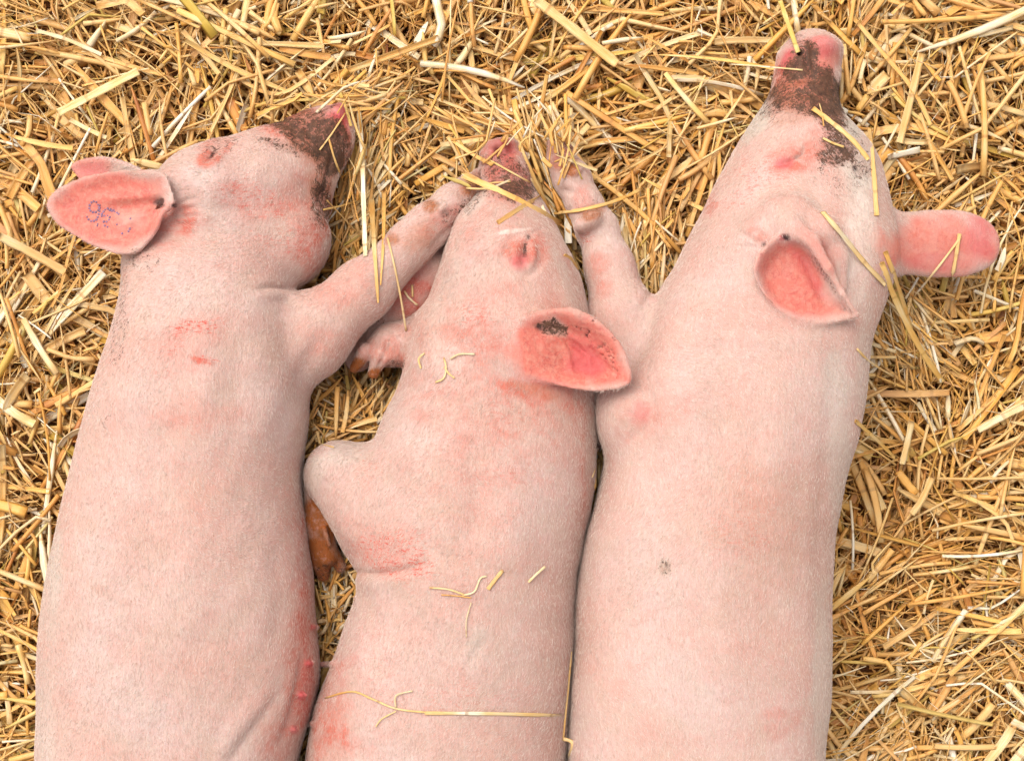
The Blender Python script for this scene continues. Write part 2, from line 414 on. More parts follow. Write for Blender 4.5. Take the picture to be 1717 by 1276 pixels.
def finish_pig(label, sc, blobs, polys, flow, hair_n, seed, group=None, creases=()):
    V, F = sc.mesh()
    Nv = vnormals(V, F)
    V += Nv * (vnoise(V, 26, seed + 40) * .0011 + vnoise(V, 70, seed + 41) * .0005)[:, None] * (np.abs(Nv[:, 2:3]) > -1)
    for cr in creases: crease(V, Nv, *cr)
    root = bpy.data.objects.new('pig', None); COL.objects.link(root); root.empty_display_size = 0.05
    c = V.mean(0); root.location = (float(c[0]), float(c[1]), 0.02)
    tag(root, label, 'pig', group)
    A = paint(V, blobs)
    for p in polys: paint_poly(V, A, *p)
    b = mesh_np('body', V - np.array([c[0], c[1], 0.02]), F, MSKIN, root,
                {'marks_a': A[:, 0:3], 'marks_b': A[:, 3:6], 'marks_c': A[:, 6:9]})
    PIGS.append((sc, V, F))
    # ---- coat of short bristles as real hair curves
    r = np.random.default_rng(seed)
    p0, p1, p2, p3 = V[F[:, 0]], V[F[:, 1]], V[F[:, 2]], V[F[:, 3]]
    nrm = np.cross(p2 - p0, p3 - p1); ar = np.linalg.norm(nrm, axis=1); nrm /= ar[:, None] + 1e-12
    cen = (p0 + p1 + p2 + p3) / 4; pxc, pyc = to_px(cen)
    earm = np.maximum(A[F[:, 0], 5], A[F[:, 0], 4])
    earm = np.clip(earm + 0.9 * A[F[:, 0], 0] * (A[F[:, 0], 5] > .1), 0, 1)
    wt = ar * np.where(nrm[:, 2] > -0.25, 1, 0.0) * np.where(pyc > 1420, 0.25, 1.0) * (1 - 0.85 * np.clip(earm, 0, 1))
    pick = r.choice(len(F), hair_n, p=wt / wt.sum())
    a, bb = r.random((2, hair_n, 1))
    R = (p0[pick] * (1 - a) + p1[pick] * a) * (1 - bb) + (p3[pick] * (1 - a) + p2[pick] * a) * bb
    Nn = nrm[pick]
    fl = flow(pxc[pick], pyc[pick])                      # image-plane direction (px right, py down)
    T = np.stack([fl[:, 0], -fl[:, 1], np.zeros(hair_n)], 1)
    sw = vnoise(R, 18, seed + 1) * 0.55 + vnoise(R, 60, seed + 2) * 0.3 + r.normal(size=hair_n) * 0.30
    cs, sn = np.cos(sw), np.sin(sw)
    T = np.stack([T[:, 0] * cs - T[:, 1] * sn, T[:, 0] * sn + T[:, 1] * cs, T[:, 2]], 1)
    T -= (T * Nn).sum(1, keepdims=True) * Nn; T /= np.linalg.norm(T, axis=1, keepdims=True) + 1e-9
    L = r.uniform(0.0020, 0.0050, (hair_n, 1)) * (1 - .5 * np.clip(earm[pick], 0, 1))[:, None]; lift = r.uniform(0.04, 0.22, (hair_n, 1))
    pts = np.stack([R - Nn * 0.0004, R + T * L * .35 + Nn * L * lift * .6, R + T * L * .7 + Nn * L * lift * .85, R + T * L + Nn * L * lift * .8], 1)
    hc = bpy.data.hair_curves.new('bristle_coat'); hc.add_curves([4] * hair_n)
    pts = (pts - np.array([c[0], c[1], 0.02])).astype(np.float32)
    hc.attributes['position'].data.foreach_set('vector', pts.ravel())
    rad = np.tile(np.array([0.00009, 0.00009, 0.00007, 0.00002], np.float32), hair_n) if True else 0
    at = hc.attributes.get('radius') or hc.attributes.new('radius', 'FLOAT', 'POINT'); at.data.foreach_set('value', rad)
    sh = hc.attributes.new('shade', 'FLOAT_COLOR', 'CURVE')
    q = r.uniform(0, 1, (hair_n, 1)) ** 1.7
    hcol = np.array([.485, .33, .27]) * (1 - q) + np.array([.72, .63, .56]) * q
    def tint(m, c, k):
        m = np.clip(m * k, 0, 1)[:, None]; return hcol * (1 - m) + np.array(c) * (0.8 + .4 * q) * m
    G = A[F[pick, 0]]
    hcol = tint(G[:, 0] * r.uniform(.2, 1.2, hair_n), (.50, .20, .155), .7); hcol = tint(np.maximum(G[:, 5], G[:, 4]), (.53, .165, .125), .95); hcol = tint(G[:, 8], (.46, .42, .36), .7)
    hcol = tint(G[:, 2], (.28, .11, .04), .9); hcol = tint(G[:, 7], (.82, .76, .68), .9)
    hcol = tint((G[:, 1] > r.uniform(.12, .75, hair_n)) * 1.0, (.055, .03, .02), .92)
    sh.data.foreach_set('color', np.concatenate([hcol, np.ones((hair_n, 1))], 1).astype(np.float32).ravel())
    hc.materials.append(MHAIR)
    ho = bpy.data.objects.new('bristle_coat', hc); COL.objects.link(ho); ho.parent = root
    return root, np.array([c[0], c[1], 0.02])

GROUP = 'pigs asleep side by side on the straw'
HAIRN = 105000

# ------------------------------------------------------------------ pig on the left
s = Sculpt(20, 830, 130, 1720)
s.loft([(400, 225, 470, .095, .06), (440, 216, 478, .105, .078), (500, 203, 490, .112, .090), (560, 187, 502, .118, .096), (620, 168, 512, .12, .1),
        (700, 143, 512, .122, .103), (800, 118, 501, .124, .104), (900, 93, 508, .126, .106), (1000, 74, 520, .128, .108), (1060, 69, 525, .128, .108),
        (1120, 66, 530, .128, .108), (1180, 65, 522, .128, .108), (1276, 64, 500, .128, .108), (1380, 68, 490, .126, .106), (1480, 92, 470, .12, .1),
        (1560, 130, 430, .112, .09), (1630, 190, 370, .1, .07), (1670, 250, 310, .09, .03)], 2.35)
# head: neck, skull, cheek, jowl, muzzle, snout
s.cone((332, 430, .108), (350, 345, .108), 110, 96, 0.95, .03)
s.cone((352, 342, .108), (430, 308, .102), 82, 84, 1.0, .02)
s.cone((410, 408, .108), (470, 402, .102), 86, 82, 0.95, .015)
s.cone((430, 335, .1), (482, 292, .093), 88, 72, 0.9, .02)
s.cone((482, 278, .09), (528, 246, .082), 70, 60, 0.85, .015)
s.cone((525, 246, .082), (548, 226, .078), 56, 48, 0.85, .012)
s.ell((560, 215, .078), 18, 46, .027, -22, .008)              # snout disc
s.cone((518, 312, .09), (530, 345, .085), 46, 26, 0.9, .012)   # lower jaw
s.cone((345, 316, .150), (258, 298, .163), 34, 14, .8, .022)
s.ear([(294, 346), (290, 318), (276, 290), (240, 282), (190, 285), (135, 298), (95, 318), (78, 344), (95, 374), (138, 404), (180, 423), (216, 428), (244, 414), (266, 388), (278, 362)],
      .170, .008, 4.4, .010, 34, [(264, 340, 170, 352, 11, -.006), (268, 352, 180, 385, 6, .003), (258, 330, 130, 332, 9, .003), (282, 350, 250, 412, 9, .006)],
      (266, 341, .172, 300, 352, .14, 5, 4), (.012, .004))
s.ear([(120, 284), (133, 268), (170, 262), (215, 272), (260, 292), (300, 300), (250, 330), (160, 320)], .125, .004, 5, .01, 26, (), None, (.015, 0))
# fold between jowl and foreleg
s.chain([(480, 484, .19, 3), (504, 486, .178, 6), (524, 482, .165, 9), (545, 470, .14, 10)], 1, .016, True)
# forelegs
s.chain([(425, 610, .12, 88), (515, 570, .128, 62), (608, 486, .124, 45)], 0.9, .02)
s.chain([(608, 484, .124, 46), (690, 408, .114, 34), (722, 378, .11, 33), (760, 342, .098, 29), (788, 314, .087, 25)], 0.9, .012)
s.cone((786, 312, .088), (800, 288, .076), 15, 9, 0.9, .003)
s.cone((794, 330, .086), (814, 312, .074), 15, 9, 0.9, .003)
s.cone((738, 352, .128), (748, 342, .128), 7, 5, .9, .003)
s.chain([(600, 600, .07, 26), (635, 560, .078, 32), (686, 496, .086, 34), (724, 455, .086, 30), (752, 418, .075, 26)], 0.9, .01)
s.chain([(676, 470, .088, 3), (700, 455, .09, 4), (728, 445, .088, 3)], 1, .01, True)
# lower flank and thigh
s.cone((280, 1420, .14), (430, 1560, .11), 140, 80, 0.8, .05)
s.chain([(430, 1560, .11, 80), (520, 1640, .09, 46), (500, 1700, .07, 28)], 0.9, .03)
for (x, y, z) in ((523, 1051, .105), (515, 1112, .15), (503, 1165, .165), (491, 1222, .16)):
    s.cone((x - 5, y, z + .006), (x + 8, y, z + .008), 7, 5, 1, .002)
b1 = [('ear', 170, 355, 130, 90, 0, .3, .13, .2), ('red', 320, 575, 70, 46, 10, .15), ('scr', 330, 548, 60, 18, 5, 1.2), ('red', 338, 604, 22, 7, -15, .9), ('scr', 345, 604, 26, 10, -15, 1.2), ('scr', 290, 580, 30, 16, 30, .6), ('scr', 275, 625, 22, 10, 0, .5),
      ('red', 545, 575, 40, 30, 0, .3), ('red', 580, 480, 40, 70, -40, .25), ('red', 620, 620, 40, 30, 0, .4), ('red', 330, 700, 90, 30, 5, .3),
      ('red', 425, 340, 70, 40, -20, .3), ('scr', 430, 335, 75, 40, -20, .75), ('scr', 480, 400, 60, 50, 0, .4), ('red', 520, 420, 35, 55, 0, .5),
      ('red', 490, 210, 70, 40, -15, .8), ('dirt_shade', 500, 205, 70, 36, -10, .45), ('dirt_shade', 510, 232, 56, 20, -30, .5), ('hot', 515, 205, 60, 34, -10, .35), ('brown', 530, 225, 70, 60, 0, .45), ('dirt_shade', 556, 195, 34, 34, 0, .3), ('dirt_shade', 545, 285, 26, 50, -10, .52), ('dirt_shade', 470, 245, 60, 16, -20, .34),
      ('dirt_shade', 548, 230, 40, 50, 0, .35), ('dirt_shade', 560, 262, 20, 40, 0, .6), ('brown', 540, 300, 30, 60, 0, .5), ('dirt_shade', 540, 340, 22, 40, 0, .42), ('grey', 552, 262, 24, 60, 0, .5), ('hot', 566, 200, 34, 44, 0, 1.0), ('red', 572, 240, 26, 60, 0, .8), ('dirt_shade', 574, 245, 20, 50, 0, .5), ('dirt_shade', 562, 225, 24, 46, 0, .35), ('red', 520, 330, 60, 90, 0, .45), ('scr', 380, 420, 160, 60, 0, .22), ('scr', 300, 800, 160, 200, 0, .10),
      ('red', 365, 245, 34, 22, 20, .8), ('red', 350, 268, 24, 16, 20, .7), ('black', 356, 259, 2.6, 11, -32, .8), ('scr', 400, 225, 45, 12, 15, .6), ('dirt_shade', 380, 240, 60, 24, 10, .18),
      ('red', 300, 365, 40, 30, 0, .6), ('scr', 300, 370, 40, 20, 0, .5), ('black', 292, 345, 6, 4, 0, .9), ('black', 273, 345, 4, 3, 0, .7), ('black', 263, 339, 9, 5, 20, .7),
      ('red', 290, 400, 60, 20, 30, .4), ('grey', 240, 430, 40, 22, 20, .35), ('dirt_shade', 245, 440, 30, 30, 0, .14),
      ('red', 520, 1000, 26, 200, 0, .6), ('red', 500, 950, 30, 120, 0, .25), ('red', 470, 1230, 70, 40, 45, .45), ('red', 505, 1130, 30, 110, 5, .6), ('hot', 526, 1051, 7, 7, 0, .7), ('hot', 518, 1112, 8, 8, 0, .7), ('hot', 506, 1165, 8, 8, 0, .7), ('hot', 493, 1222, 8, 8, 0, .7), ('hot', 514, 1150, 16, 70, 0, .2),
      ('brown', 722, 345, 16, 13, 0, .8), ('brown', 655, 402, 18, 14, 20, .7), ('brown', 792, 308, 34, 26, 40, .8), ('brown', 700, 400, 26, 40, -30, .35), ('scr', 735, 380, 30, 18, 40, .5),
      ('red', 735, 380, 60, 22, 42, .45), ('dirt_shade', 770, 350, 40, 12, 42, .3), ('red', 690, 490, 80, 60, 0, .7, 0, .118), ('hot', 700, 480, 60, 60, 0, .15, 0, .118), ('dirt_shade', 655, 520, 60, 30, 30, .4, 0, .1),
      ('ear', 155, 285, 60, 24, 0, .6, 0, .15), ('grey', 82, 940, 20, 160, 3, .32), ('grey', 92, 970, 16, 60, 0, .3), ('dirt_shade', 200, 560, 14, 160, -8, .16), ('grey', 75, 1200, 22, 120, 0, .3), ('dirt_shade', 385, 600, 500, 500, 0, .06),
      ('brown', 190, 1000, 60, 10, -30, .15)]
p1 = [('ear', [(270, 300), (200, 286), (135, 300), (82, 340), (100, 375), (150, 408), (215, 426), (262, 385), (270, 345)], .8, 12, .125),
      ('ear', [(262, 332), (200, 325), (160, 345), (200, 365), (262, 350)], .5, 10, .13), ('grey', [(190, 350), (250, 345), (240, 385), (200, 385)], .32, 14, .12),
      ('hot', [(120, 284), (133, 268), (180, 264), (190, 300), (140, 310)], .45, 12, 0, .16), ('grey', [(185, 270), (235, 280), (225, 300), (180, 300)], .55, 10, 0, .155)]
def flow1(px, py):
    hd = smoothstep(520, 400, py)
    d_ = np.stack([(1 - hd) * 0.05 + hd * (-0.95), (1 - hd) * 1.0 + hd * 0.35], 1)
    leg = smoothstep(560, 640, px) * (py < 640); d_[:, 0] = d_[:, 0] * (1 - leg) + leg * 0.7; d_[:, 1] = d_[:, 1] * (1 - leg) - leg * .7
    return d_ / np.linalg.norm(d_, axis=1, keepdims=True)
cr1 = [([(525, 1051)], 4, -.004), ([(516, 1112)], 4, -.004), ([(504, 1165)], 4, -.004), ([(491, 1222)], 4, -.004), ([(430, 560), (455, 640), (440, 720)], 30, -.0025), ([(330, 520), (345, 640), (330, 740)], 34, -.0025), ([(385, 560), (395, 650), (380, 720)], 26, .0018), ([(500, 640), (480, 720), (470, 800)], 26, .002), ([(540, 560), (510, 620), (505, 660)], 16, .003), ([(225, 440), (260, 452), (300, 458)], 8, .0014), ([(230, 470), (290, 478), (340, 480)], 9, .0012), ([(160, 720), (240, 760), (260, 900)], 40, .004), ([(300, 860), (320, 960), (310, 1080)], 50, -.004), ([(460, 900), (470, 1000), (460, 1080)], 20, .002),
       ([(346, 271), (356, 262), (366, 248)], 3.2, .0032), ([(340, 258), (352, 244), (366, 238)], 6, -.002), ([(352, 278), (366, 270), (376, 255)], 6, -.0022), ([(335, 280), (352, 292), (375, 288)], 7, .0012),
       ([(430, 484), (462, 480), (500, 487)], 5, .004), ([(425, 497), (465, 494), (500, 500)], 9, -.0025), ([(300, 448), (370, 455), (440, 462)], 7, .0012), ([(310, 470), (380, 474), (430, 472)], 8, .001), ([(560, 250), (550, 290), (540, 325), (532, 345)], 4, .0035), ([(500, 300), (515, 320), (518, 345)], 10, .0018),
       ([(288, 356), (310, 350), (332, 346)], 3.2, .002), ([(290, 364), (315, 362), (336, 362)], 3.2, .002), ([(286, 348), (306, 338), (326, 333)], 3.2, .002), ([(288, 372), (308, 374), (326, 378)], 3.4, .0018),
       ([(380, 1284), (405, 1246), (440, 1200), (470, 1160)], 10, .0030), ([(365, 1270), (395, 1225), (440, 1175)], 18, -.003), ([(508, 1095), (500, 1150), (488, 1200), (470, 1245)], 8, .004), ([(470, 200), (490, 215), (500, 240)], 6, .002), ([(500, 190), (515, 215), (522, 240)], 6, .0018), ([(560, 185), (565, 195)], 4, .003), ([(568, 225), (571, 235)], 4, .003),
       ([(560, 520), (600, 560), (590, 610)], 14, .0015), ([(720, 420), (745, 392), (775, 365)], 5, .002), ([(765, 318), (790, 345)], 6, .002)]
pig1, c1 = finish_pig('pale pink pig with purple figures tattooed in its flopped ear, leftmost of the three', s, b1, p1, flow1, HAIRN, 11, GROUP, cr1)

# ------------------------------------------------------------------ pig in the middle
s = Sculpt(470, 1100, 200, 1720)
s.loft([(262, 812, 878, .058, .03), (285, 808, 884, .062, .037), (315, 799, 897, .066, .046), (345, 784, 915, .07, .053), (400, 748, 945, .08, .066),
        (450, 733, 966, .088, .075), (500, 716, 981, .094, .081), (540, 692, 990, .098, .085), (600, 680, 998, .102, .088),
        (650, 668, 1003, .106, .09), (700, 642, 1003, .11, .093), (760, 620, 1000, .115, .097), (820, 612, 996, .118, .1),
        (900, 600, 981, .12, .103), (960, 598, 970, .121, .104), (1000, 596, 966, .121, .104), (1050, 580, 964, .121, .104), (1110, 556, 961, .121, .104), (1160, 537, 960, .121, .104),
        (1200, 523, 958, .121, .104), (1276, 512, 951, .121, .104), (1400, 508, 950, .12, .103), (1500, 535, 935, .115, .095), (1580, 585, 890, .108, .085),
        (1640, 650, 830, .1, .06), (1680, 720, 770, .09, .025)], 2.2)
s.cone((846, 290, .06), (842, 262, .057), 36, 31, .85, .02)
s.ell((841, 246, .056), 33, 13, .026, 5, .006)              # snout disc
s.ell((834, 252, .083), 4.5, 3.5, .01, 0, .004, True); s.ell((852, 246, .082), 4.5, 3.5, .01, 0, .004, True)
s.cone((820, 375, .12), (850, 430, .14), 30, 40, .8, .04)
s.cone((860, 470, .14), (860, 560, .15), 60, 70, .7, .05)
s.chain([(800, 350, .11, 2), (770, 400, .115, 3), (762, 430, .12, 2)], 1, .006, True)
# shoulder, elbow and folded forearm
s.cone((700, 852, .132), (652, 856, .137), 108, 90, .8, .022)
s.cone((640, 836, .135), (566, 798, .128), 74, 50, .9, .02)
s.cone((566, 800, .126), (622, 890, .128), 48, 50, .9, .01)
s.ell((585, 775, .115), 45, 28, .04, 0, .015)
s.chain([(534, 820, .112, 24), (535, 880, .112, 26), (545, 928, .108, 23)], .9, .003)
s.cone((538, 944, .106), (542, 964, .102), 15, 11, .9, .003); s.cone((560, 930, .104), (571, 950, .1), 12, 9, .9, .003)
s.cone((543, 886, .127), (552, 915, .124), 7, 5, .9, .002)
# lower foreleg with hoof seen in the gap
s.chain([(760, 540, .085, 42), (700, 572, .098, 34), (655, 576, .102, 30), (634, 590, .1, 23)], .9, .012)
s.cone((614, 590, .112), (593, 618, .104), 13, 8, .9, .002); s.cone((638, 598, .114), (626, 626, .106), 14, 9, .9, .002)
s.ell((660, 596, .1), 18, 14, .02, 10, .008)
# ears
s.ear([(868, 548), (884, 531), (930, 518), (975, 525), (1012, 546), (1042, 580), (1058, 624), (1052, 646), (1020, 655), (975, 655), (930, 646), (886, 626), (866, 590)],
      .198, .020, 4.2, .012, 38, [(905, 548, 1000, 600, 9, -.006), (880, 560, 965, 628, 6, .0035), (930, 560, 990, 612, 5, .003), (915, 545, 935, 556, 6, .003)],
      (895, 546, .185, 940, 552, .17, 8, 13), (.006, .0))
s.cone((850, 570, .17), (880, 590, .178), 40, 26, .7, .03)
s.ear([(960, 660), (985, 650), (1006, 670), (1022, 712), (1022, 745), (1004, 750), (975, 730)], .125, .004, 5, .006, 20)
s.cone((650, 1420, .12), (520, 1560, .1), 130, 80, .8, .05)
s.chain([(520, 1560, .1, 80), (470, 1650, .085, 42), (500, 1710, .07, 26)], .9, .03)
for (x, y, z) in ((541, 1113, .10), (519, 1213, .10), (603, 1002, .1)):
    s.cone((x + 6, y, z + .01), (x - 6, y, z + .01), 7, 5, 1, .002)
b2 = [('ear', 876, 585, 26, 46, 0, .45), ('hot', 905, 640, 50, 8, -12, .2), ('ear', 965, 592, 125, 85, 0, .3, .175, .3), ('scr', 660, 925, 90, 45, -15, 1.0), ('red', 650, 920, 90, 50, -15, .3), ('scr', 610, 800, 30, 40, 0, .3), ('scr', 800, 535, 50, 26, -20, .7), ('red', 800, 560, 80, 60, 0, .15),
      ('red', 882, 425, 40, 34, 0, .5), ('hot', 872, 440, 22, 18, 0, .6), ('black', 880, 418, 2.4, 13, -14, .9), ('black', 886, 398, 4, 5, 20, .8), ('scr', 915, 410, 14, 14, 0, .8),
      ('pale', 858, 388, 30, 4, 8, .5), ('grey', 945, 460, 12, 90, 22, .3), ('pale', 745, 600, 40, 40, 0, .18),
      ('red', 842, 255, 40, 40, 0, .75), ('hot', 842, 250, 34, 26, 0, .55), ('red', 840, 300, 50, 40, 0, .7), ('dirt_shade', 845, 285, 50, 40, 0, .42), ('hot', 845, 290, 44, 36, 0, .35), ('dirt_shade', 872, 322, 34, 18, 0, .55), ('dirt_shade', 830, 318, 50, 16, 0, .3), ('grey', 800, 325, 20, 40, -25, .55), ('dirt_shade', 795, 330, 14, 34, -25, .25),
      ('scr', 780, 800, 180, 250, 0, .16), ('scr', 850, 540, 100, 60, 0, .3), ('red', 780, 620, 100, 90, 0, .1), ('red', 720, 700, 40, 16, 0, .25), ('red', 850, 580, 190, 330, 0, .22), ('brown', 800, 650, 220, 260, 0, .06), ('red', 860, 700, 110, 40, -20, .22), ('scr', 870, 700, 80, 30, -20, .35), ('red', 890, 665, 70, 25, -20, .35), ('brown', 900, 655, 50, 12, -18, .25), ('scr', 830, 800, 60, 14, 0, .3), ('red', 930, 640, 100, 100, 0, .15),
      ('red', 560, 1180, 60, 120, 20, .45), ('scr', 620, 1090, 60, 80, 0, .32), ('scr', 740, 1170, 180, 30, 0, .3), ('red', 540, 1270, 60, 90, 0, .45), ('hot', 530, 1130, 12, 60, -15, .3), ('grey', 800, 1080, 26, 40, -30, .35),
      ('brown', 540, 940, 50, 60, 0, 1.1, 0, .13), ('brown', 535, 880, 40, 70, 0, 1.0, 0, .135), ('dirt_shade', 548, 955, 40, 20, 0, .35, 0, .12), ('dirt_shade', 590, 960, 30, 14, 0, .1, 0, .1),
      ('red', 650, 590, 60, 60, 0, .5, 0, .13), ('brown', 594, 616, 24, 15, 20, 1.2, 0, .13), ('brown', 628, 628, 28, 12, 20, 1.2, 0, .13), ('dirt_shade', 672, 612, 30, 10, 0, .35, 0, .12),
      ('grey', 578, 762, 50, 26, 20, .4), ('grey', 530, 790, 24, 34, 0, .4), ('grey', 990, 760, 12, 130, 0, .35), ('grey', 745, 500, 16, 90, -20, .3), ('dirt_shade', 800, 700, 400, 600, 0, .05),
      ('hot', 1014, 705, 16, 60, 0, 1.0, 0, .145), ('black', 1008, 748, 12, 12, 0, .9, 0, .14), ('red', 985, 800, 14, 140, 0, .4)]
p2 = [('ear', [(866, 552), (905, 552), (960, 560), (1035, 585), (1056, 640), (1010, 652), (930, 643), (880, 620)], .9, 20, .14), ('ear', [(868, 548), (884, 531), (930, 518), (975, 525), (1012, 546), (1042, 580), (1056, 640), (980, 655), (886, 626)], .7, 14, .15),
      ('hot', [(950, 555), (1000, 580), (1030, 610), (1000, 640), (950, 620)], .75, 22, .14), ('grey', [(900, 545), (930, 528), (950, 545), (950, 565), (915, 562)], .8, 8, .12), ('dirt_shade', [(892, 542), (930, 530), (955, 548), (950, 566), (910, 562)], .62, 8, .12),  # last polygon paints the shade inside the ear hollow, not soil
      ('black', [(892, 546), (905, 541), (915, 553), (905, 556)], .8, 4, .13)]
def flow2(px, py):
    k = smoothstep(330, 620, py)
    x = np.where(py < 700, (px - 850) / 160 * .5 * (1 - k) - .1, .05)
    d_ = np.stack([x, np.ones_like(px)], 1)
    return d_ / np.linalg.norm(d_, axis=1, keepdims=True)
cr2 = [([(560, 1113)], 4, -.004), ([(526, 1213)], 4, -.004), ([(720, 780), (700, 860), (660, 930)], 30, -.004), ([(790, 760), (800, 850), (770, 930)], 26, .004), ([(880, 800), (860, 900), (850, 960)], 40, -.003), ([(700, 700), (680, 740), (640, 760)], 14, .003), ([(640, 1010), (700, 1050), (760, 1120)], 40, .003), ([(820, 1070), (800, 1090), (790, 1110)], 8, .0015), ([(800, 480), (790, 540), (800, 620)], 18, .0015), ([(690, 620), (720, 640), (770, 645)], 8, .001), ([(676, 650), (720, 668), (780, 675)], 9, .001), ([(940, 480), (960, 520), (975, 560)], 10, -.002),
       ([(900, 548), (915, 556), (932, 552)], 6, .004), ([(868, 560), (890, 600), (930, 635)], 5, -.0012), ([(960, 560), (1010, 590), (1040, 630)], 5, -.0014), ([(895, 568), (912, 596), (940, 620)], 5, .0014),
       ([(877, 446), (876, 430), (880, 412), (887, 396)], 3.0, .0028), ([(858, 448), (852, 430), (856, 412)], 3, .0012), ([(898, 446), (903, 428), (900, 408)], 3, .0012), ([(886, 396), (900, 386), (914, 384)], 3, .0012), ([(886, 398), (902, 396), (918, 400)], 3, .0012), ([(868, 446), (862, 425), (868, 405)], 8, -.0028), ([(892, 446), (894, 425), (892, 408)], 7, -.0024), ([(850, 450), (846, 425), (858, 402), (880, 390)], 7, .0022), ([(870, 462), (890, 460), (908, 440), (910, 415)], 7, .0022), ([(835, 390), (860, 384), (885, 386)], 6, -.002),
       ([(590, 958), (622, 962), (665, 958), (715, 944)], 7, .004), ([(580, 972), (630, 980), (690, 972)], 12, -.001), ([(596, 800), (600, 830), (598, 860)], 5, .0015), ([(596, 742), (580, 760), (560, 772)], 8, .001), ([(730, 480), (760, 560), (745, 640)], 16, .0015), ([(700, 650), (780, 690), (860, 740), (920, 820)], 16, .0018), ([(720, 720), (790, 780), (860, 800)], 20, -.0015), ([(860, 660), (900, 680), (960, 720)], 10, .0018),
       ([(910, 560), (945, 580), (960, 625)], 4, -.0022), ([(940, 556), (975, 575), (992, 605)], 4, -.002), ([(888, 556), (925, 578), (950, 615)], 5, .0015), ([(818, 268), (842, 275), (868, 270)], 4, .0018), ([(815, 285), (842, 292), (872, 288)], 4, .0015), ([(833, 254), (837, 258)], 3.5, .004), ([(853, 250), (857, 254)], 3.5, .004), ([(790, 345), (765, 395), (758, 425)], 5, .002),
       ([(650, 575), (642, 600), (632, 622)], 4, .003), ([(616, 560), (606, 590), (600, 612)], 6, -.001)]
pig2, c2 = finish_pig('pink pig in the middle with bright red upturned ear and one foreleg folded under it', s, b2, p2, flow2, HAIRN, 22, GROUP, cr2)

# ------------------------------------------------------------------ pig on the right
s = Sculpt(890, 1720, 30, 1720)
s.loft([(88, 1312, 1402, .075, .037), (120, 1302, 1405, .077, .041), (160, 1290, 1407, .08, .048), (200, 1266, 1414, .085, .055), (250, 1235, 1440, .09, .064),
        (300, 1206, 1461, .096, .073), (350, 1182, 1475, .1, .08), (400, 1158, 1480, .106, .086), (450, 1132, 1478, .112, .09), (490, 1108, 1470, .115, .094), (560, 1080, 1461, .12, .098),
        (620, 1050, 1454, .122, .1), (680, 1032, 1447, .124, .102), (730, 1027, 1438, .125, .103), (780, 1016, 1422, .126, .104), (850, 996, 1406, .127, .106), (900, 983, 1398, .128, .107),
        (1000, 967, 1397, .128, .108), (1100, 962, 1395, .128, .108), (1200, 957, 1388, .128, .108), (1276, 953, 1383, .128, .108), (1400, 953, 1380, .126, .106), (1500, 978, 1352, .12, .1),
        (1580, 1030, 1310, .112, .09), (1640, 1090, 1250, .1, .06), (1680, 1140, 1200, .09, .025)], 2.3)
s.cone((1355, 120, .078), (1358, 92, .075), 46, 42, .85, .015)
s.ell((1373, 86, .082), 32, 26, .036, 0, .01); s.ell((1332, 98, .072), 24, 24, .03, 0, .008)
s.chain([(1352, 84, .112, 3), (1353, 110, .122, 4), (1362, 130, .125, 2)], 1, .006, True)
s.ell((1340, 92, .103), 5, 5, .009, 0, .004, True)
s.ell((1432, 282, .125), 5, 6, .02, 0, .004, True)
s.cone((1400, 300, .12), (1400, 420, .135), 60, 80, .8, .05)
# foreleg
s.chain([(1100, 640, .12, 80), (1046, 540, .11, 54), (1022, 450, .095, 38), (1000, 385, .084, 34)], .85, .015)
s.chain([(1000, 385, .084, 34), (980, 345, .078, 28), (958, 300, .072, 29), (940, 268, .066, 24)], .9, .008)
s.cone((930, 262, .066), (923, 238, .06), 14, 8, .9, .003); s.cone((950, 262, .066), (953, 240, .06), 13, 8, .9, .003)
s.cone((962, 292, .09), (970, 284, .09), 6, 5, .9, .003)
s.ell((985, 372, .105), 26, 16, .012, 30, .008)
s.ell((1045, 690, .14), 42, 60, .05, 0, .03)
s.chain([(1095, 482, .16, 4), (1085, 500, .165, 5), (1070, 520, .16, 4)], 1, .02, True)
# ears
s.ear([(1300, 398), (1275, 420), (1262, 450), (1270, 482), (1298, 514), (1340, 536), (1380, 543), (1436, 532), (1428, 512), (1405, 482), (1388, 448), (1368, 412), (1340, 392)],
      .217, .019, 4.6, .010, 34, [(1318, 400, 1390, 480, 13, -.012), (1300, 430, 1370, 530, 16, -.003), (1372, 430, 1432, 528, 6, .004)],
      (1316, 398, .20, 1334, 412, .186, 6, 6), (-.004, -.004))
s.chain([(1330, 385, .214, 12), (1362, 403, .226, 9), (1389, 450, .230, 7), (1412, 492, .226, 5), (1438, 530, .216, 4)], .8, .004)    # rolled front edge
s.chain([(1345, 372, .195, 20), (1385, 385, .208, 16), (1404, 430, .205, 11), (1412, 480, .205, 6)], .7, .01)
s.cone((1320, 375, .19), (1290, 400, .19), 34, 26, .7, .03)
s.chain([(1466, 405, .12, 36), (1500, 408, .112, 42), (1560, 408, .105, 44), (1615, 408, .10, 42), (1636, 408, .098, 36)], .3, .015)
s.cone((1520, 424, .13), (1630, 428, .118), 14, 12, .6, .01, True)
for yy, a in ((405, 30), (396, 10), (414, 40)):
    s.chain([(1282, yy, .208, 1.5), (1262, yy - 8, .206, 2.4), (1240, yy - a * .6, .2, 1.2)], 1, .004, True)
s.cone((1150, 1420, .12), (1060, 1560, .1), 130, 80, .8, .05)
s.chain([(1060, 1560, .1, 80), (1010, 1650, .085, 42), (1030, 1710, .07, 26)], .9, .03)
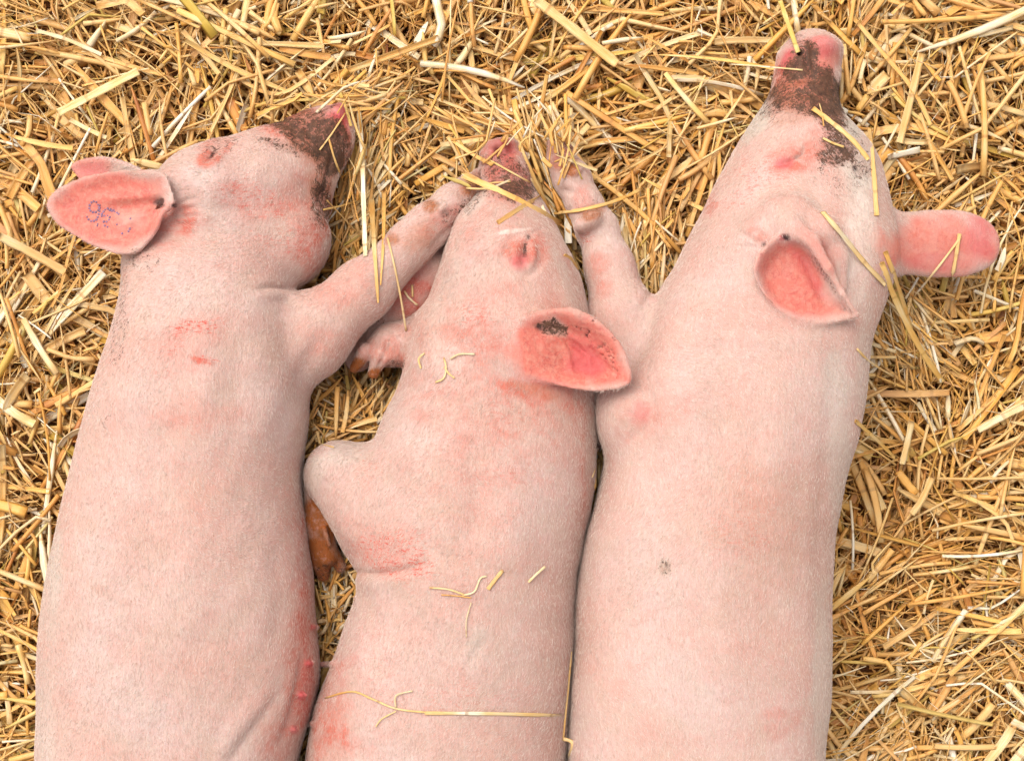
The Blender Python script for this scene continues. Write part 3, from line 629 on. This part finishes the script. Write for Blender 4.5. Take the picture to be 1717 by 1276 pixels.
b3 = [('ear', 1355, 465, 120, 100, -30, .22, .205, .3), ('dirt_shade', 1345, 155, 66, 50, 0, .50), ('hot', 1345, 150, 50, 50, 0, .4), ('brown', 1350, 165, 66, 50, 0, .6), ('dirt_shade', 1370, 180, 60, 26, 0, .3), ('dirt_shade', 1345, 90, 26, 30, 0, .45), ('hot', 1325, 100, 22, 26, 0, .6), ('dirt_shade', 1388, 165, 36, 60, 0, .9), ('scr', 1250, 600, 260, 400, 0, .10), ('dirt_shade', 1395, 220, 28, 36, 0, .45), ('dirt_shade', 1340, 110, 34, 22, 20, .6), ('dirt_shade', 1358, 96, 20, 26, 0, .55), ('dirt_shade', 1290, 175, 30, 30, 0, .35), ('grey', 1270, 200, 20, 46, -30, .8), ('grey', 1425, 190, 18, 60, 10, .7),
      ('red', 1345, 130, 62, 60, 0, .85), ('hot', 1380, 78, 30, 22, 0, .55), ('ear', 1388, 105, 24, 30, 0, .7), ('hot', 1322, 100, 14, 14, 0, .5), ('scr', 1370, 66, 30, 5, 0, .8),
      ('dirt_shade', 1400, 250, 50, 30, 25, .36), ('dirt_shade', 1395, 265, 34, 18, 0, .3), ('dirt_shade', 1440, 260, 22, 40, 20, .3), ('grey', 1430, 260, 44, 70, 20, .45), ('black', 1433, 283, 5, 7, 15, 1), ('grey', 1440, 340, 30, 90, 8, .35),
      ('dirt_shade', 1400, 300, 60, 40, 0, .18), ('hot', 1316, 272, 22, 14, 10, .75), ('red', 1330, 262, 52, 34, 15, .7), ('scr', 1290, 270, 60, 40, 20, .35), ('red', 1370, 235, 30, 40, 0, .5), ('black', 1340, 262, 2, 12, -60, .35),
      ('red', 1190, 345, 14, 22, 0, .5), ('scr', 1230, 335, 60, 20, 20, .4), ('scr', 1270, 300, 90, 60, 0, .25), ('red', 1270, 395, 40, 20, -30, .4), ('black', 1281, 410, 4, 4, 0, .8), ('black', 1318, 398, 9, 6, -30, .95), ('hot', 1312, 398, 8, 7, 0, .8),
      ('scr', 1180, 520, 40, 12, -10, .35), ('red', 1070, 690, 46, 60, 0, .4), ('hot', 1075, 690, 24, 34, 0, .35), ('red', 1120, 700, 60, 30, 0, .25), ('brown', 1380, 1170, 10, 10, 0, 0), ('brown', 1300, 900, 130, 180, 0, .10), ('brown', 1290, 900, 90, 90, 0, .12), ('scr', 1240, 900, 70, 50, 0, .35), ('grey', 1115, 952, 16, 20, 0, .7), ('dirt_shade', 1115, 952, 17, 20, 0, .3), ('brown', 1115, 952, 18, 20, 0, .25),
      ('red', 1310, 1210, 40, 30, 0, .35), ('dirt_shade', 1170, 800, 300, 500, 0, .05), ('grey', 1410, 760, 26, 300, 3, .42), ('grey', 1380, 1150, 22, 200, 0, .45), ('pale', 1440, 420, 30, 120, -5, .25), ('grey', 1450, 600, 18, 120, 0, .3),
      ('brown', 955, 288, 18, 14, 0, .85), ('brown', 992, 358, 24, 14, 20, .8), ('brown', 945, 275, 26, 14, 0, .5), ('brown', 930, 244, 30, 20, 0, .5), ('dirt_shade', 945, 250, 30, 20, 0, .25), ('red', 935, 262, 30, 26, 0, .45), ('scr', 985, 402, 16, 14, 0, .9), ('red', 1005, 460, 22, 60, 15, .4), ('red', 975, 330, 16, 30, 0, .3), ('dirt_shade', 980, 350, 50, 30, 0, .14),
      ('ear', 1580, 412, 120, 60, 0, .65), ('red', 1560, 412, 110, 50, 0, .6), ('hot', 1640, 400, 30, 44, 0, .55), ('hot', 1560, 440, 60, 16, 0, .35), ('dirt_shade', 1200, 420, 60, 60, 0, .08)]
p3 = [('ear', [(1300, 405), (1275, 425), (1264, 452), (1272, 480), (1300, 512), (1340, 534), (1380, 541), (1430, 530), (1400, 490), (1375, 450), (1340, 410)], .85, 12, .15), ('hot', [(1325, 415), (1360, 440), (1385, 480), (1405, 515), (1370, 500), (1340, 460)], .6, 16, .15),
      ('ear', [(1335, 380), (1380, 400), (1420, 490), (1440, 530), (1400, 480), (1360, 420)], .5, 12, .15), ('grey', [(1400, 430), (1412, 440), (1410, 480), (1400, 470)], .7, 8, .15)]
def flow3(px, py):
    d_ = np.stack([np.where(py < 520, (px - 1340) / 200 * .5, .02), np.ones_like(px)], 1)
    leg = (smoothstep(1080, 1040, px) * (py < 560)); d_[:, 1] = d_[:, 1] * (1 - 2 * leg) 
    return d_ / (np.linalg.norm(d_, axis=1, keepdims=True) + 1e-6)
cr3 = [([(1120, 560), (1110, 660), (1130, 760)], 34, -.004), ([(1200, 560), (1210, 680), (1200, 780)], 30, .004), ([(1300, 600), (1310, 720), (1290, 820)], 40, -.004), ([(1090, 560), (1060, 600), (1050, 640)], 18, .003), ([(1150, 560), (1220, 552), (1290, 558)], 9, .0012), ([(1180, 590), (1250, 585), (1320, 590)], 10, .001), ([(1040, 900), (1060, 1000), (1050, 1120)], 40, .003), ([(1200, 900), (1220, 1050), (1200, 1180)], 50, -.003), ([(1230, 300), (1220, 360), (1200, 420)], 20, .0015), ([(1365, 300), (1370, 340), (1375, 370)], 16, .0015),
       ([(1306, 276), (1325, 270), (1345, 256), (1352, 240)], 3.4, .0034), ([(1300, 262), (1322, 252), (1340, 240)], 9, -.0014), ([(1318, 286), (1342, 278), (1360, 262)], 8, -.0012), ([(1290, 250), (1312, 238), (1345, 228)], 5, .0012),
       ([(1300, 180), (1340, 186), (1395, 190)], 6, .002), ([(1310, 150), (1350, 156), (1395, 160)], 5, .0016), ([(1305, 128), (1345, 134), (1400, 132)], 5, .0016), ([(1352, 82), (1354, 104), (1362, 124)], 5, .004), ([(1284, 410), (1262, 400), (1235, 385)], 3.4, .0022), ([(1283, 416), (1262, 414), (1238, 412)], 3.2, .0016), ([(1288, 402), (1272, 388), (1255, 374)], 3.2, .0018),
       ([(1110, 478), (1092, 490), (1078, 515)], 7, .003), ([(1140, 520), (1200, 500), (1250, 470)], 16, .001), ([(1018, 660), (1050, 640), (1088, 665), (1090, 710), (1060, 735)], 12, .0025), ([(1400, 560), (1392, 700), (1380, 850), (1376, 1000), (1374, 1276)], 16, .0022), ([(1340, 410), (1360, 460), (1385, 510)], 7, .002), ([(1420, 380), (1440, 440), (1440, 520)], 10, .0015),
       ([(975, 330), (955, 322), (940, 318)], 5, .002), ([(1000, 370), (985, 362), (962, 358)], 6, .0018), ([(938, 250), (941, 268)], 4, .003)]
pig3, c3 = finish_pig('pink pig with dark muddy snout pointing up and both ears spread, rightmost of the three', s, b3, p3, flow3, HAIRN, 33, GROUP, cr3)

# ------------------------------------------------------------------ surfaces to lay things on
def bvh_pigs():
    vs, fs, o = [], [], 0
    for _, V, F in PIGS:
        vs.append(V); fs.append(F + o); o += len(V)
    return BVHTree.FromPolygons(np.concatenate(vs).tolist(), np.concatenate(fs).tolist())
BVH = bvh_pigs()
CAMP = Vector((0, 0, H))
def surf(px, py, floor=0.04):
    """world point seen at a photo point: on a pig if there is one, else at litter level; and its normal"""
    q = Vector(W(px, py, 0.0)); dr = (q - CAMP).normalized()
    h = BVH.ray_cast(CAMP, dr)
    if h[0] is not None and h[0].z > floor: return np.array(h[0]), np.array(h[1]), True
    return W(px, py, floor), np.array([0, 0, 1.0]), False

# ---- lashes and tattoo
def dots_mesh(name, mat, pts, r, root, c, h=0.0004):
    V, F = [], []
    for (px, py, rr) in pts:
        p, n, ok = surf(px, py, 0.02)
        n = n / np.linalg.norm(n); n = n if n[2] > 0 else -n
        t = np.cross(n, [0.3, 1, 0.1]); t /= np.linalg.norm(t); b = np.cross(n, t); o = len(V)
        for hh, sc_ in ((-0.001, 1.0), (h, 0.85)):
            for k in range(8):
                a = k * math.pi / 4; V.append(p + n * hh + (t * math.cos(a) + b * math.sin(a)) * rr * r * sc_ - c)
        for k in range(8): F.append([o + k, o + (k + 1) % 8, o + 8 + (k + 1) % 8, o + 8 + k])
        V.append(p + n * h * 1.2 - c); cc = len(V) - 1
        for k in range(0, 8, 2): F.append([o + 8 + k, o + 8 + k + 1, o + 8 + (k + 2) % 8, cc])
    return mesh_np(name, V, F, mat, root)
def glyph(pts, n):
    c = catmull(pts, 8); dl = np.r_[0, np.cumsum(np.hypot(*np.diff(c, axis=0).T))]
    t = np.linspace(0, dl[-1], n); return [(np.interp(q, dl, c[:, 0]), np.interp(q, dl, c[:, 1])) for q in t]
tat = glyph([(166, 348), (161, 338), (153, 340), (150, 350), (157, 357), (165, 352), (167, 344), (166, 358), (160, 370), (150, 370), (146, 364)], 22)
tat += glyph([(190, 352), (180, 350), (172, 357), (170, 363), (180, 362), (184, 366), (179, 372), (174, 372)], 13)
tat += glyph([(184, 353), (192, 355)], 3) + [(164, 376), (163, 379), (196, 357), (199, 359), (176, 379), (180, 381), (196, 377), (219, 367), (218, 384), (216, 388), (205, 392)]
r_ = random.Random(3)
dots_mesh('ear_tattoo', MINK, [(x + r_.uniform(-.4, .4), y + r_.uniform(-.4, .4), r_.uniform(.75, 1.15)) for x, y in tat], 0.00130, pig1, c1)

# ------------------------------------------------------------------ straw
def straw_geo(C, wid, thk, roll, tone, green, M=6, cup=None):
    """C: (N, K, 3) centre lines; returns verts, faces, attributes"""
    N, K, _ = C.shape
    T = np.gradient(C, axis=1); T /= np.linalg.norm(T, axis=2, keepdims=True) + 1e-9
    up = np.zeros_like(T); up[..., 2] = 1; up[np.abs(T[..., 2]) > .95] = (1, 0, 0)
    S = np.cross(T, up); S /= np.linalg.norm(S, axis=2, keepdims=True) + 1e-9; B = np.cross(S, T)
    cr, sr = np.cos(roll)[:, None, None], np.sin(roll)[:, None, None]
    S, B = S * cr + B * sr, B * cr - S * sr
    a = np.arange(M) * 2 * math.pi / M
    w = wid if wid.ndim == 2 else np.repeat(wid[:, None], K, 1); th = thk if thk.ndim == 2 else np.repeat(thk[:, None], K, 1)
    V = C[:, :, None, :] + S[:, :, None, :] * (np.cos(a)[None, None, :, None] * w[:, :, None, None] / 2) + B[:, :, None, :] * (np.sin(a)[None, None, :, None] * th[:, :, None, None] / 2)
    if cup is not None: V = V + B[:, :, None, :] * (cup[:, None, None, None] * (np.cos(a)[None, None, :, None] ** 2 - .4) * w[:, :, None, None])
    idx = np.arange(N * K * M).reshape(N, K, M); nx = np.roll(idx, -1, 2)
    F = np.stack([idx[:, :-1], nx[:, :-1], nx[:, 1:], idx[:, 1:]], -1).reshape(-1, 4)
    caps = [idx[:, 0, [3, 2, 1, 0]], idx[:, 0, [5, 4, 3, 0]], idx[:, -1, [0, 1, 2, 3]], idx[:, -1, [0, 3, 4, 5]]]
    F = np.concatenate([F] + caps)
    dl = np.linalg.norm(np.diff(C, axis=1), axis=2); u = np.concatenate([np.zeros((N, 1)), np.cumsum(dl, 1)], 1)
    at = np.stack([np.broadcast_to(u[:, :, None], (N, K, M)) , np.broadcast_to(np.abs(a - math.pi)[None, None], (N, K, M)), np.broadcast_to(tone[:, None, None], (N, K, M))], -1)
    g = np.broadcast_to(green[:, None, None], (N, K, M))
    return V.reshape(-1, 3), F, at.reshape(-1, 3), g.reshape(-1)

def pig_sdf(P):
    d_ = np.full(len(P), 0.5)
    for sc, _, _ in PIGS: d_ = np.minimum(d_, sc.at(P))
    return d_
def tone_dist(n):
    t = rng.beta(3.2, 2.0, n) * 0.70 + 0.12; w = rng.random(n)
    t = np.where(w < .18, rng.uniform(.78, 1.0, n), t); return t

K = 6
def random_straws(n, lo, hi, wlo, whi, zlo, zhi, xr, yr):
    L = rng.uniform(lo, hi, n) * rng.choice([.6, 1, 1, 1.3], n); x = rng.uniform(-xr, xr, n); y = rng.uniform(-yr, yr, n)
    z = ground_z(x, y) + rng.uniform(zlo, zhi, n)
    # local direction field gives small swaths of roughly parallel straw
    th = rng.uniform(0, math.pi, n); sw = 2.0 * np.sin(6 * x + 3 * y) + 1.7 * np.cos(9 * y - 4 * x + 1); th = np.where(rng.random(n) < .38, sw + rng.normal(0, .35, n), th)
    pit = rng.normal(0, .07, n); t = np.linspace(-.5, .5, K)[None]
    cv = rng.normal(0, .022, n)[:, None] * L[:, None]; kink = np.where(rng.random(n) < .22, rng.normal(0, .6, n), 0)[:, None]; kp = rng.uniform(-.25, .25, n)[:, None]
    a = t * L[:, None]; off = cv * (1 - (2 * t) ** 2) + kink * np.maximum(t - kp, 0) * L[:, None]
    cx, sx = np.cos(th)[:, None], np.sin(th)[:, None]
    C = np.stack([x[:, None] + a * cx - off * sx, y[:, None] + a * sx + off * cx, z[:, None] + a * np.tan(pit)[:, None] + rng.normal(0, .03, n)[:, None] * (1 - (2 * t) ** 2) * L[:, None]], -1)
    C[..., 2] = np.maximum(C[..., 2], ground_z(C[..., 0], C[..., 1]) + .001)
    w = rng.uniform(wlo, whi, n) * rng.choice([.7, 1, 1, 1.25], n)
    flat = rng.random(n) < .5; th_ = np.where(flat, w * rng.uniform(.12, .3, n), w * rng.uniform(.7, 1, n)); w = np.where(flat, w * 1.25, w * .85)
    W2 = w[:, None] * np.ones((1, K)) * rng.uniform(.88, 1.08, (n, K)); tp = rng.random(n) < .4; W2[tp, -1] *= .25; W2[tp, -2] *= .7
    return C, W2, th_[:, None] * np.ones((1, K)), np.where(flat, rng.normal(0, .5, n), 0), tone_dist(n), (rng.random(n) < .05) * rng.uniform(.4, 1, n), np.where(flat, rng.choice([0, .3, -.3, .45], n), 0)
def keep_clear(parts, tol=-0.001):
    C = parts[0]; n = len(C); d_ = pig_sdf(C.reshape(-1, 3)).reshape(n, K).min(1)
    mid = (C[:, :-1] + C[:, 1:]) / 2; d_ = np.minimum(d_, pig_sdf(mid.reshape(-1, 3)).reshape(n, K - 1).min(1))
    k = d_ > tol; return tuple(p[k] for p in parts)
cat = lambda *g: tuple(np.concatenate(q) for q in zip(*g))
layers = []
for n, lo, hi, wl, wh, z0, z1 in ((9000, .03, .09, .002, .0045, .004, .020), (9000, .025, .09, .0014, .0042, .014, .032), (8500, .022, .09, .0012, .0042, .024, .044), (5000, .025, .09, .004, .0085, .020, .044), (15000, .005, .026, .0008, .003, .018, .042), (15000, .012, .05, .0005, .0013, .018, .045)):
    G = list(random_straws(n, lo, hi, wl, wh, z0, z1, .78, .66)); mz = G[0][:, :, 2].mean(1)
    G[4] = G[4] * (1 - .6 * smoothstep(.036, .018, mz) * rng.uniform(.5, 1, n))        # older, browner straw lies deeper; also painted darker to shade the gaps
    layers.append(keep_clear(tuple(G)))
ring = random_straws(24000, .03, .10, .003, .0065, .0, .034, 1.6, 1.4); m_ = ring[0].mean(1); k_ = (np.abs(m_[:, 0]) > .72) | (np.abs(m_[:, 1]) > .60)
layers.append(keep_clear(tuple(p[k_] for p in ring)))
def mound(x0, y0, x1, y1, n, z0, z1, ang=None, lo=.02, hi=.07, wl=.001, wh=.0045):
    """straw heaped in a hollow between the animals (photo box), z0..z1 above the floor"""
    G = random_straws(n, lo, hi, wl, wh, 0, .001, .1, .1); C = G[0]; zz = rng.uniform(z0, z1, n)
    c = np.array([W(a, b, q) for a, b, q in zip(rng.uniform(x0, x1, n), rng.uniform(y0, y1, n), zz)])
    if ang is not None:
        th = np.radians(ang) + rng.normal(0, .45, n); m = C.mean(1, keepdims=True); d0 = C[:, -1] - C[:, 0]; a0 = np.arctan2(d0[:, 1], d0[:, 0]); r0 = th - a0
        X = C - m; C = np.stack([X[..., 0] * np.cos(r0)[:, None] - X[..., 1] * np.sin(r0)[:, None], X[..., 0] * np.sin(r0)[:, None] + X[..., 1] * np.cos(r0)[:, None], X[..., 2]], -1) + m
    C = C - C.mean(1, keepdims=True) + c[:, None, :]
    layers.append(keep_clear((C,) + G[1:]))
mound(500, 655, 690, 760, 700, .03, .085); mound(500, 690, 600, 750, 120, .06, .10)
for y in range(940, 1290, 50): mound(525 - (y - 940) * .12, y, 610 - (y - 940) * .22, y + 60, 320, .03, .095, None, .012, .04)
mound(560, 160, 660, 460, 500, .035, .055, 80, .03, .09); mound(860, 200, 960, 440, 330, .035, .072, 105, .03, .08, .0015, .005); mound(985, 740, 1020, 830, 200, .03, .09, 90, .02, .05)
mound(560, 140, 640, 200, 160, .03, .06, 20); mound(1040, 380, 1120, 480, 260, .03, .06, 90); mound(560, 655, 660, 700, 200, .04, .07)
mound(1440, 460, 1560, 600, 260, .04, .062, 120); mound(760, 200, 860, 300, 120, .035, .058, 150, .03, .07); mound(660, 420, 740, 560, 160, .02, .06)
mound(890, 205, 975, 275, 26, .085, .10, 80, .02, .05, .0012, .0035); mound(800, 215, 880, 260, 12, .085, .1, 60, .02, .05, .001, .003); mound(450, 150, 600, 185, 24, .075, .105, 20, .03, .07, .001, .0035)
mound(560, 190, 610, 330, 30, .06, .10, 90, .03, .07, .001, .0035); mound(760, 290, 800, 330, 8, .10, .11, 140, .02, .04, .001, .003)
C_, W_, T_, R_, t_, g_, cu_ = cat(*layers)
# straws that end up hidden under the pigs' bellies are not needed: keep the ones near an open patch
V, F, at, g = straw_geo(C_, W_, T_, R_, t_, g_, 6, cu_)
tag(mesh_np('straw_litter', V, F, MSTRAW, None, {'straw': at, 'green': g}), 'deep golden straw bedding covering the whole floor', 'straw bedding', kind='stuff')

# the largest loose stalks on top: every one an object of its own
top = keep_clear(random_straws(520, .05, .13, .0028, .0066, .040, .047, .56, .42), 0.0)
pick = []
for i in range(len(top[0])):
    m = top[0][i, K // 2]; px, py = to_px(m[None]); 
    if 0 < px[0] < 1717 and 0 < py[0] < 1276 and not surf(px[0], py[0])[2]: pick.append(i)
for i in pick[:215]:
    Ci, Wi, Ti, Ri, ti, gi, ui = [p[i:i + 1] for p in top]; cc = Ci[0].mean(0)
    V, F, at, g = straw_geo(Ci - cc, Wi, Ti, Ri, ti, gi, 6, ui)
    o = mesh_np('straw_stalk', V, F, MSTRAW, None, {'straw': at, 'green': g}); o.location = cc.tolist()
    tag(o, 'loose dry straw stalk lying on top of the straw bedding', 'straw', 'loose stalks on top of the bedding')

def stalk(label, pts, w, tone, flat=.3, green=0, lift=0.0015, name='straw_stalk', taper=1.0, zs=None, cat_='straw'):
    """a particular stalk: photo points (px, py[, extra height]) laid on whatever is there"""
    pp = catmull([(p[0], p[1], p[2] if len(p) > 2 else 0) for p in pts], 5)
    P = []
    for x, y, e in pp:
        q, n, on = surf(x, y, .046); P.append(q + np.array([0, 0, 1]) * (lift + w * U * .3 * flat + e))
    P = np.array(P)
    # bridge dips: a stiff stalk rests on high spots
    z = P[:, 2].copy(); n = len(z); s_ = np.arange(n); hull = z.copy()
    for i in range(n):
        for j in range(i + 1, n):
            if j - i > 1:
                k = np.arange(i + 1, j); line = z[i] + (z[j] - z[i]) * (k - i) / (j - i)
                hull[k] = np.maximum(hull[k], line * (1 if True else 0))
    z = hull
    P = np.array([W(pp[i, 0], pp[i, 1], z[i]) for i in range(n)])
    cc = P.mean(0); C = (P - cc)[None]
    ww = np.full((1, n), w * U); 
    ww = ww * (1 + .10 * np.sin(np.arange(n) * 1.9 + w))[None]
    if taper < 1: ww = ww * np.linspace(1, taper, n)[None]
    V, F, at, g = straw_geo(C, ww, np.maximum(ww * flat, .0006), np.array([.25 * math.sin(w * 7 + tone * 50)]), np.array([tone * .93]), np.array([float(green)]), 6, np.array([.28 if w > 6.5 else 0.1]))
    o = mesh_np(name, V, F, MSTRAW, None, {'straw': at, 'green': g}); o.location = cc.tolist()
    return tag(o, label, cat_)

ST = [
 ('long pale straight stalk lying across the lower back of the middle pig', [(712, 1195), (820, 1196), (942, 1199)], 7, .86),
 ('thin curved yellow straw reaching from the middle pig belly to the long pale stalk', [(545, 1170), (590, 1159), (625, 1172), (665, 1188), (715, 1194)], 4.5, .7),
 ('small white curl of straw just above the long pale stalk on the middle pig', [(664, 1186), (664, 1166), (692, 1158)], 4, .95),
 ('thin white wisp below the left end of the long pale stalk', [(664, 1192), (640, 1205), (630, 1218)], 3, .92),
 ('thin whitish straw on the middle pig side, left of the golden chip', [(720, 985), (752, 988), (778, 997)], 4, .93),
 ('thin brownish straw under the whitish one on the middle pig side', [(740, 997), (768, 999), (790, 1002)], 3, .55),
 ('bent pale straw leading to the golden chip on the middle pig side', [(775, 998), (795, 992), (805, 970), (816, 966)], 4, .88),
 ('short golden straw chip on the middle pig side', [(818, 988), (830, 972), (843, 956)], 7, .72),
 ('short pale straw chip to the right of the golden chip on the middle pig', [(886, 976), (900, 962), (914, 950)], 6, .88),
 ('long faint white straw wisp running down the middle pig side', [(782, 1068), (782, 1040), (790, 1010)], 2.6, .9),
 ('white curled wisp on the middle pig neck, leftmost of three curls', [(712, 592), (702, 602), (706, 618)], 4.5, .97),
 ('pale hooked straw curl on the middle pig neck', [(744, 600), (748, 616), (744, 634), (730, 641)], 4.5, .93),
 ('white arched straw curl nearest the ear on the middle pig neck', [(755, 602), (770, 594), (796, 594)], 4.5, .95),
 ('small golden straw bit below the curls on the middle pig neck', [(745, 615), (752, 626), (762, 634)], 4, .75),
 ('broad golden stalk lying diagonally across the middle pig snout', [(770, 291), (830, 318), (890, 348), (944, 379)], 13, .66),
 ('flat golden blade crossing under the broad diagonal stalk on the middle pig brow', [(834, 374), (865, 354), (905, 330)], 9, .62),
 ('thin pale straw on the bridge of the middle pig snout', [(820, 268), (850, 285), (888, 306)], 4.5, .84),
 ('yellow stalk pointing at the middle pig snout from the upper left', [(750, 230), (790, 258), (826, 277)], 8, .68),
 ('short pale forked straw on the middle pig snout', [(782, 316), (820, 316), (856, 302)], 5, .85),
 ('narrow blade above the forked straw on the middle pig snout', [(800, 310), (825, 307), (856, 305)], 4, .8),
 ('long golden stalk at the left edge of the bundle beside the middle pig snout', [(856, 205), (878, 260), (905, 320), (926, 362)], 8, .66),
 ('broad golden stalk in the middle of the bundle beside the middle pig snout', [(872, 212), (888, 270), (912, 325), (930, 360)], 12, .6),
 ('short white stalk in the bundle beside the middle pig snout', [(892, 240), (884, 268)], 8, .98),
 ('brown stalk standing between the middle pig snout and the trotter', [(905, 232), (903, 262), (908, 300)], 6, .4),
 ('golden stalk running down the gap between the middle pig eye and the foreleg', [(936, 372), (948, 402), (964, 436)], 8, .6),
 ('thin stalk running beside the bundle toward the middle pig forehead', [(890, 300), (915, 340), (940, 375)], 5, .7),
 ('bent yellow leaf at the lower end of the bundle by the middle pig brow', [(946, 428), (958, 436), (968, 452)], 8, .74),
 ('white speck of straw in the bundle by the foreleg', [(908, 346), (915, 362)], 9, .98),
 ('golden stalk lying across the right pig foreleg', [(925, 358), (975, 352), (1030, 338), (1075, 318)], 7, .66),
 ('thin yellow straw on the right pig foreleg hoof', [(930, 272), (948, 264), (962, 262)], 4, .74),
 ('short white straw beside the right pig hoof', [(964, 252), (955, 273)], 6, .97),
 ('long pale tapering blade hanging over the left pig foreleg', [(622, 330), (628, 420), (634, 508)], 13, .7),
 ('golden blade beside the long tapering one on the left pig foreleg', [(644, 320), (643, 400), (638, 478)], 9, .58),
 ('very thin long straw curving over the left pig foreleg', [(645, 380), (660, 440), (672, 500), (681, 555)], 5, .82),
 ('forked pale straw caught between foreleg and middle pig cheek', [(678, 488), (686, 500), (700, 512)], 5, .88),
 ('short straw stub beside the forked one at the middle pig cheek', [(691, 478), (692, 498)], 5, .85),
 ('long white upright stalk between the left pig snout and the middle pig', [(600, 165), (607, 250), (610, 340), (613, 430)], 9, .99),
 ('small white split chip beside the long white upright stalk', [(597, 255), (600, 285)], 10, .99),
 ('green-gold stalk crossing the top of the left pig snout', [(400, 190), (455, 171), (520, 168), (585, 168), (640, 190)], 6.5, .7),
 ('thin pale bent straw on the left pig snout', [(579, 190), (556, 225), (536, 252)], 4.5, .8),
 ('golden straw hanging from the bent one beside the left pig mouth', [(551, 232), (562, 270), (578, 310)], 5, .68),
 ('yellow-green blade touching the tip of the left pig snout', [(568, 150), (580, 185), (588, 212)], 8, .6),
 ('pale straw pointing at the left pig chin', [(542, 352), (575, 345), (600, 336)], 5, .74),
 ('thin straw crossing the pale one at the left pig chin', [(548, 336), (580, 370), (612, 405)], 3.5, .8),
 ('pale golden stalk resting on the right pig ear and neck', [(1379, 356), (1410, 392), (1445, 436), (1484, 478)], 9, .82),
 ('golden stalk leaning on the right pig forehead', [(1363, 182), (1395, 206), (1430, 236), (1456, 268)], 8.5, .66),
 ('upright golden blade along the right pig cheek', [(1457, 215), (1464, 280), (1470, 362)], 9, .62),
 ('pale green stalk end resting on the right pig snout', [(1308, 2), (1322, 42), (1338, 88)], 9, .76),
 ('thin white straw across the right pig snout', [(1222, 108), (1280, 112), (1346, 118)], 4, .94),
 ('short pale straw on the right pig forehead', [(1380, 232), (1396, 240), (1415, 247)], 5.5, .84),
 ('tiny crossed straw on the bridge of the right pig snout', [(1374, 174), (1379, 194), (1381, 212)], 3.5, .7),
 ('thin pale straw leaning over the right pig outstretched ear', [(1525, 506), (1570, 452), (1611, 398)], 5.5, .86),
 ('short golden straw over the tip of the right pig outstretched ear', [(1609, 392), (1603, 430), (1596, 470)], 7, .72),
 ('golden stalk tucked below the right pig outstretched ear', [(1484, 422), (1505, 480), (1530, 560)], 9, .66),
 ('pale straw sticking out of the bedding beside the right pig shoulder', [(1434, 706), (1470, 738), (1500, 768)], 7.5, .74),
 ('yellow-white straw touching the right pig neck', [(1437, 585), (1460, 608), (1500, 632)], 6, .85),
 ('pale straw standing in the gap between middle and right pig', [(1003, 758), (1000, 790), (996, 822)], 6, .74),
 ('short straw crossing the one in the gap between middle and right pig', [(1010, 768), (1000, 782), (993, 800)], 4, .8),
 ('thin straw in the crevice low between middle and right pig', [(958, 1092), (953, 1150), (944, 1240)], 5, .78),
 ('crumpled straw at the bottom of the crevice between middle and right pig', [(944, 1238), (960, 1246), (952, 1276)], 7, .82),
 ('white straw standing between the left pig shoulder and the middle pig elbow', [(531, 678), (524, 710), (517, 744)], 6, .98),
 ('thin straw at the foot of the white one by the left pig shoulder', [(518, 742), (535, 744), (560, 750)], 4, .85),
 ('broad pale blade lying in the straw between left and middle pig', [(580, 664), (600, 684), (624, 706)], 13, .86),
 ('broad pale bent blade at the upper left of the bedding', [(98, 190), (150, 163), (232, 120)], 16, .92),
 ('broad golden blade pointing down to the left pig upper ear', [(0, 396), (50, 422), (110, 456)], 18, .64),
 ('wide pale gold blade in the bedding above the middle pig', [(898, 0), (960, 48), (1035, 108)], 19, .78),
 ('white split straw at the right edge of the bedding', [(1640, 722), (1680, 700), (1717, 682)], 12, .95),
 ('straight white stalk at the far upper left of the bedding', [(60, 52), (110, 66), (170, 92)], 8, .95),
 ('long yellow stalk running across the top of the bedding', [(395, 130), (470, 158), (560, 98)], 8, .7),
 ('wide golden stalk upright right of the right pig snout', [(1545, 90), (1528, 160), (1508, 240)], 15, .8),
 ('long golden stalk running down from the top edge right of the right pig snout', [(1430, 30), (1480, 90), (1530, 150), (1560, 210)], 10, .68),
 ('broad pale blade with white tip in the bedding beside the right pig waist', [(1562, 800), (1545, 838), (1528, 862)], 14, .8),
 ('white upright split straw right of the right pig shoulder', [(1528, 706), (1520, 745), (1512, 778)], 13, .93),
 ('long pale golden blade slanting up at the right of the right pig neck', [(1478, 440), (1500, 500), (1540, 580), (1580, 640)], 11, .74),
]
for lab, pts, w, tn in ST:
    w = w * (.68 if w < 6.5 else .88)
    stalk(lab, pts, w, tn, .22 if w > 6 else .42, .7 if 'green' in lab else 0, taper=.3 if 'taper' in lab else 1.0)

# eyelashes of the middle pig's closed eye: short dark hairs across the slit
def lashes(root, c, pts):
    V, F = [], []
    o = 0; rr = random.Random(5)
    for (x, y) in pts:
        p, n, _ = surf(x, y, .02); q = p + np.array([rr.uniform(.001, .0025), rr.uniform(-.001, .001), .0012])
        a = p - np.array([.0014, 0, -.0006]); b = (a + q) / 2 + np.array([0, 0, .0010])
        C = np.array([[a, b, q]]) - c
        v, f, _, _ = straw_geo(C, np.full((1, 3), .0004), np.full((1, 3), .0004), np.zeros(1), np.zeros(1), np.zeros(1))
        V.append(v); F.append(f + o); o += len(v)
    mesh_np('eyelashes', np.concatenate(V), np.concatenate(F), MLASH, root)
lashes(pig2, c2, [(879 + .25 * k * .6, 431 - 2.2 * k) for k in range(11)])
lashes(pig1, c1, [(352 + 1.1 * k, 266 - 1.7 * k) for k in range(8)])
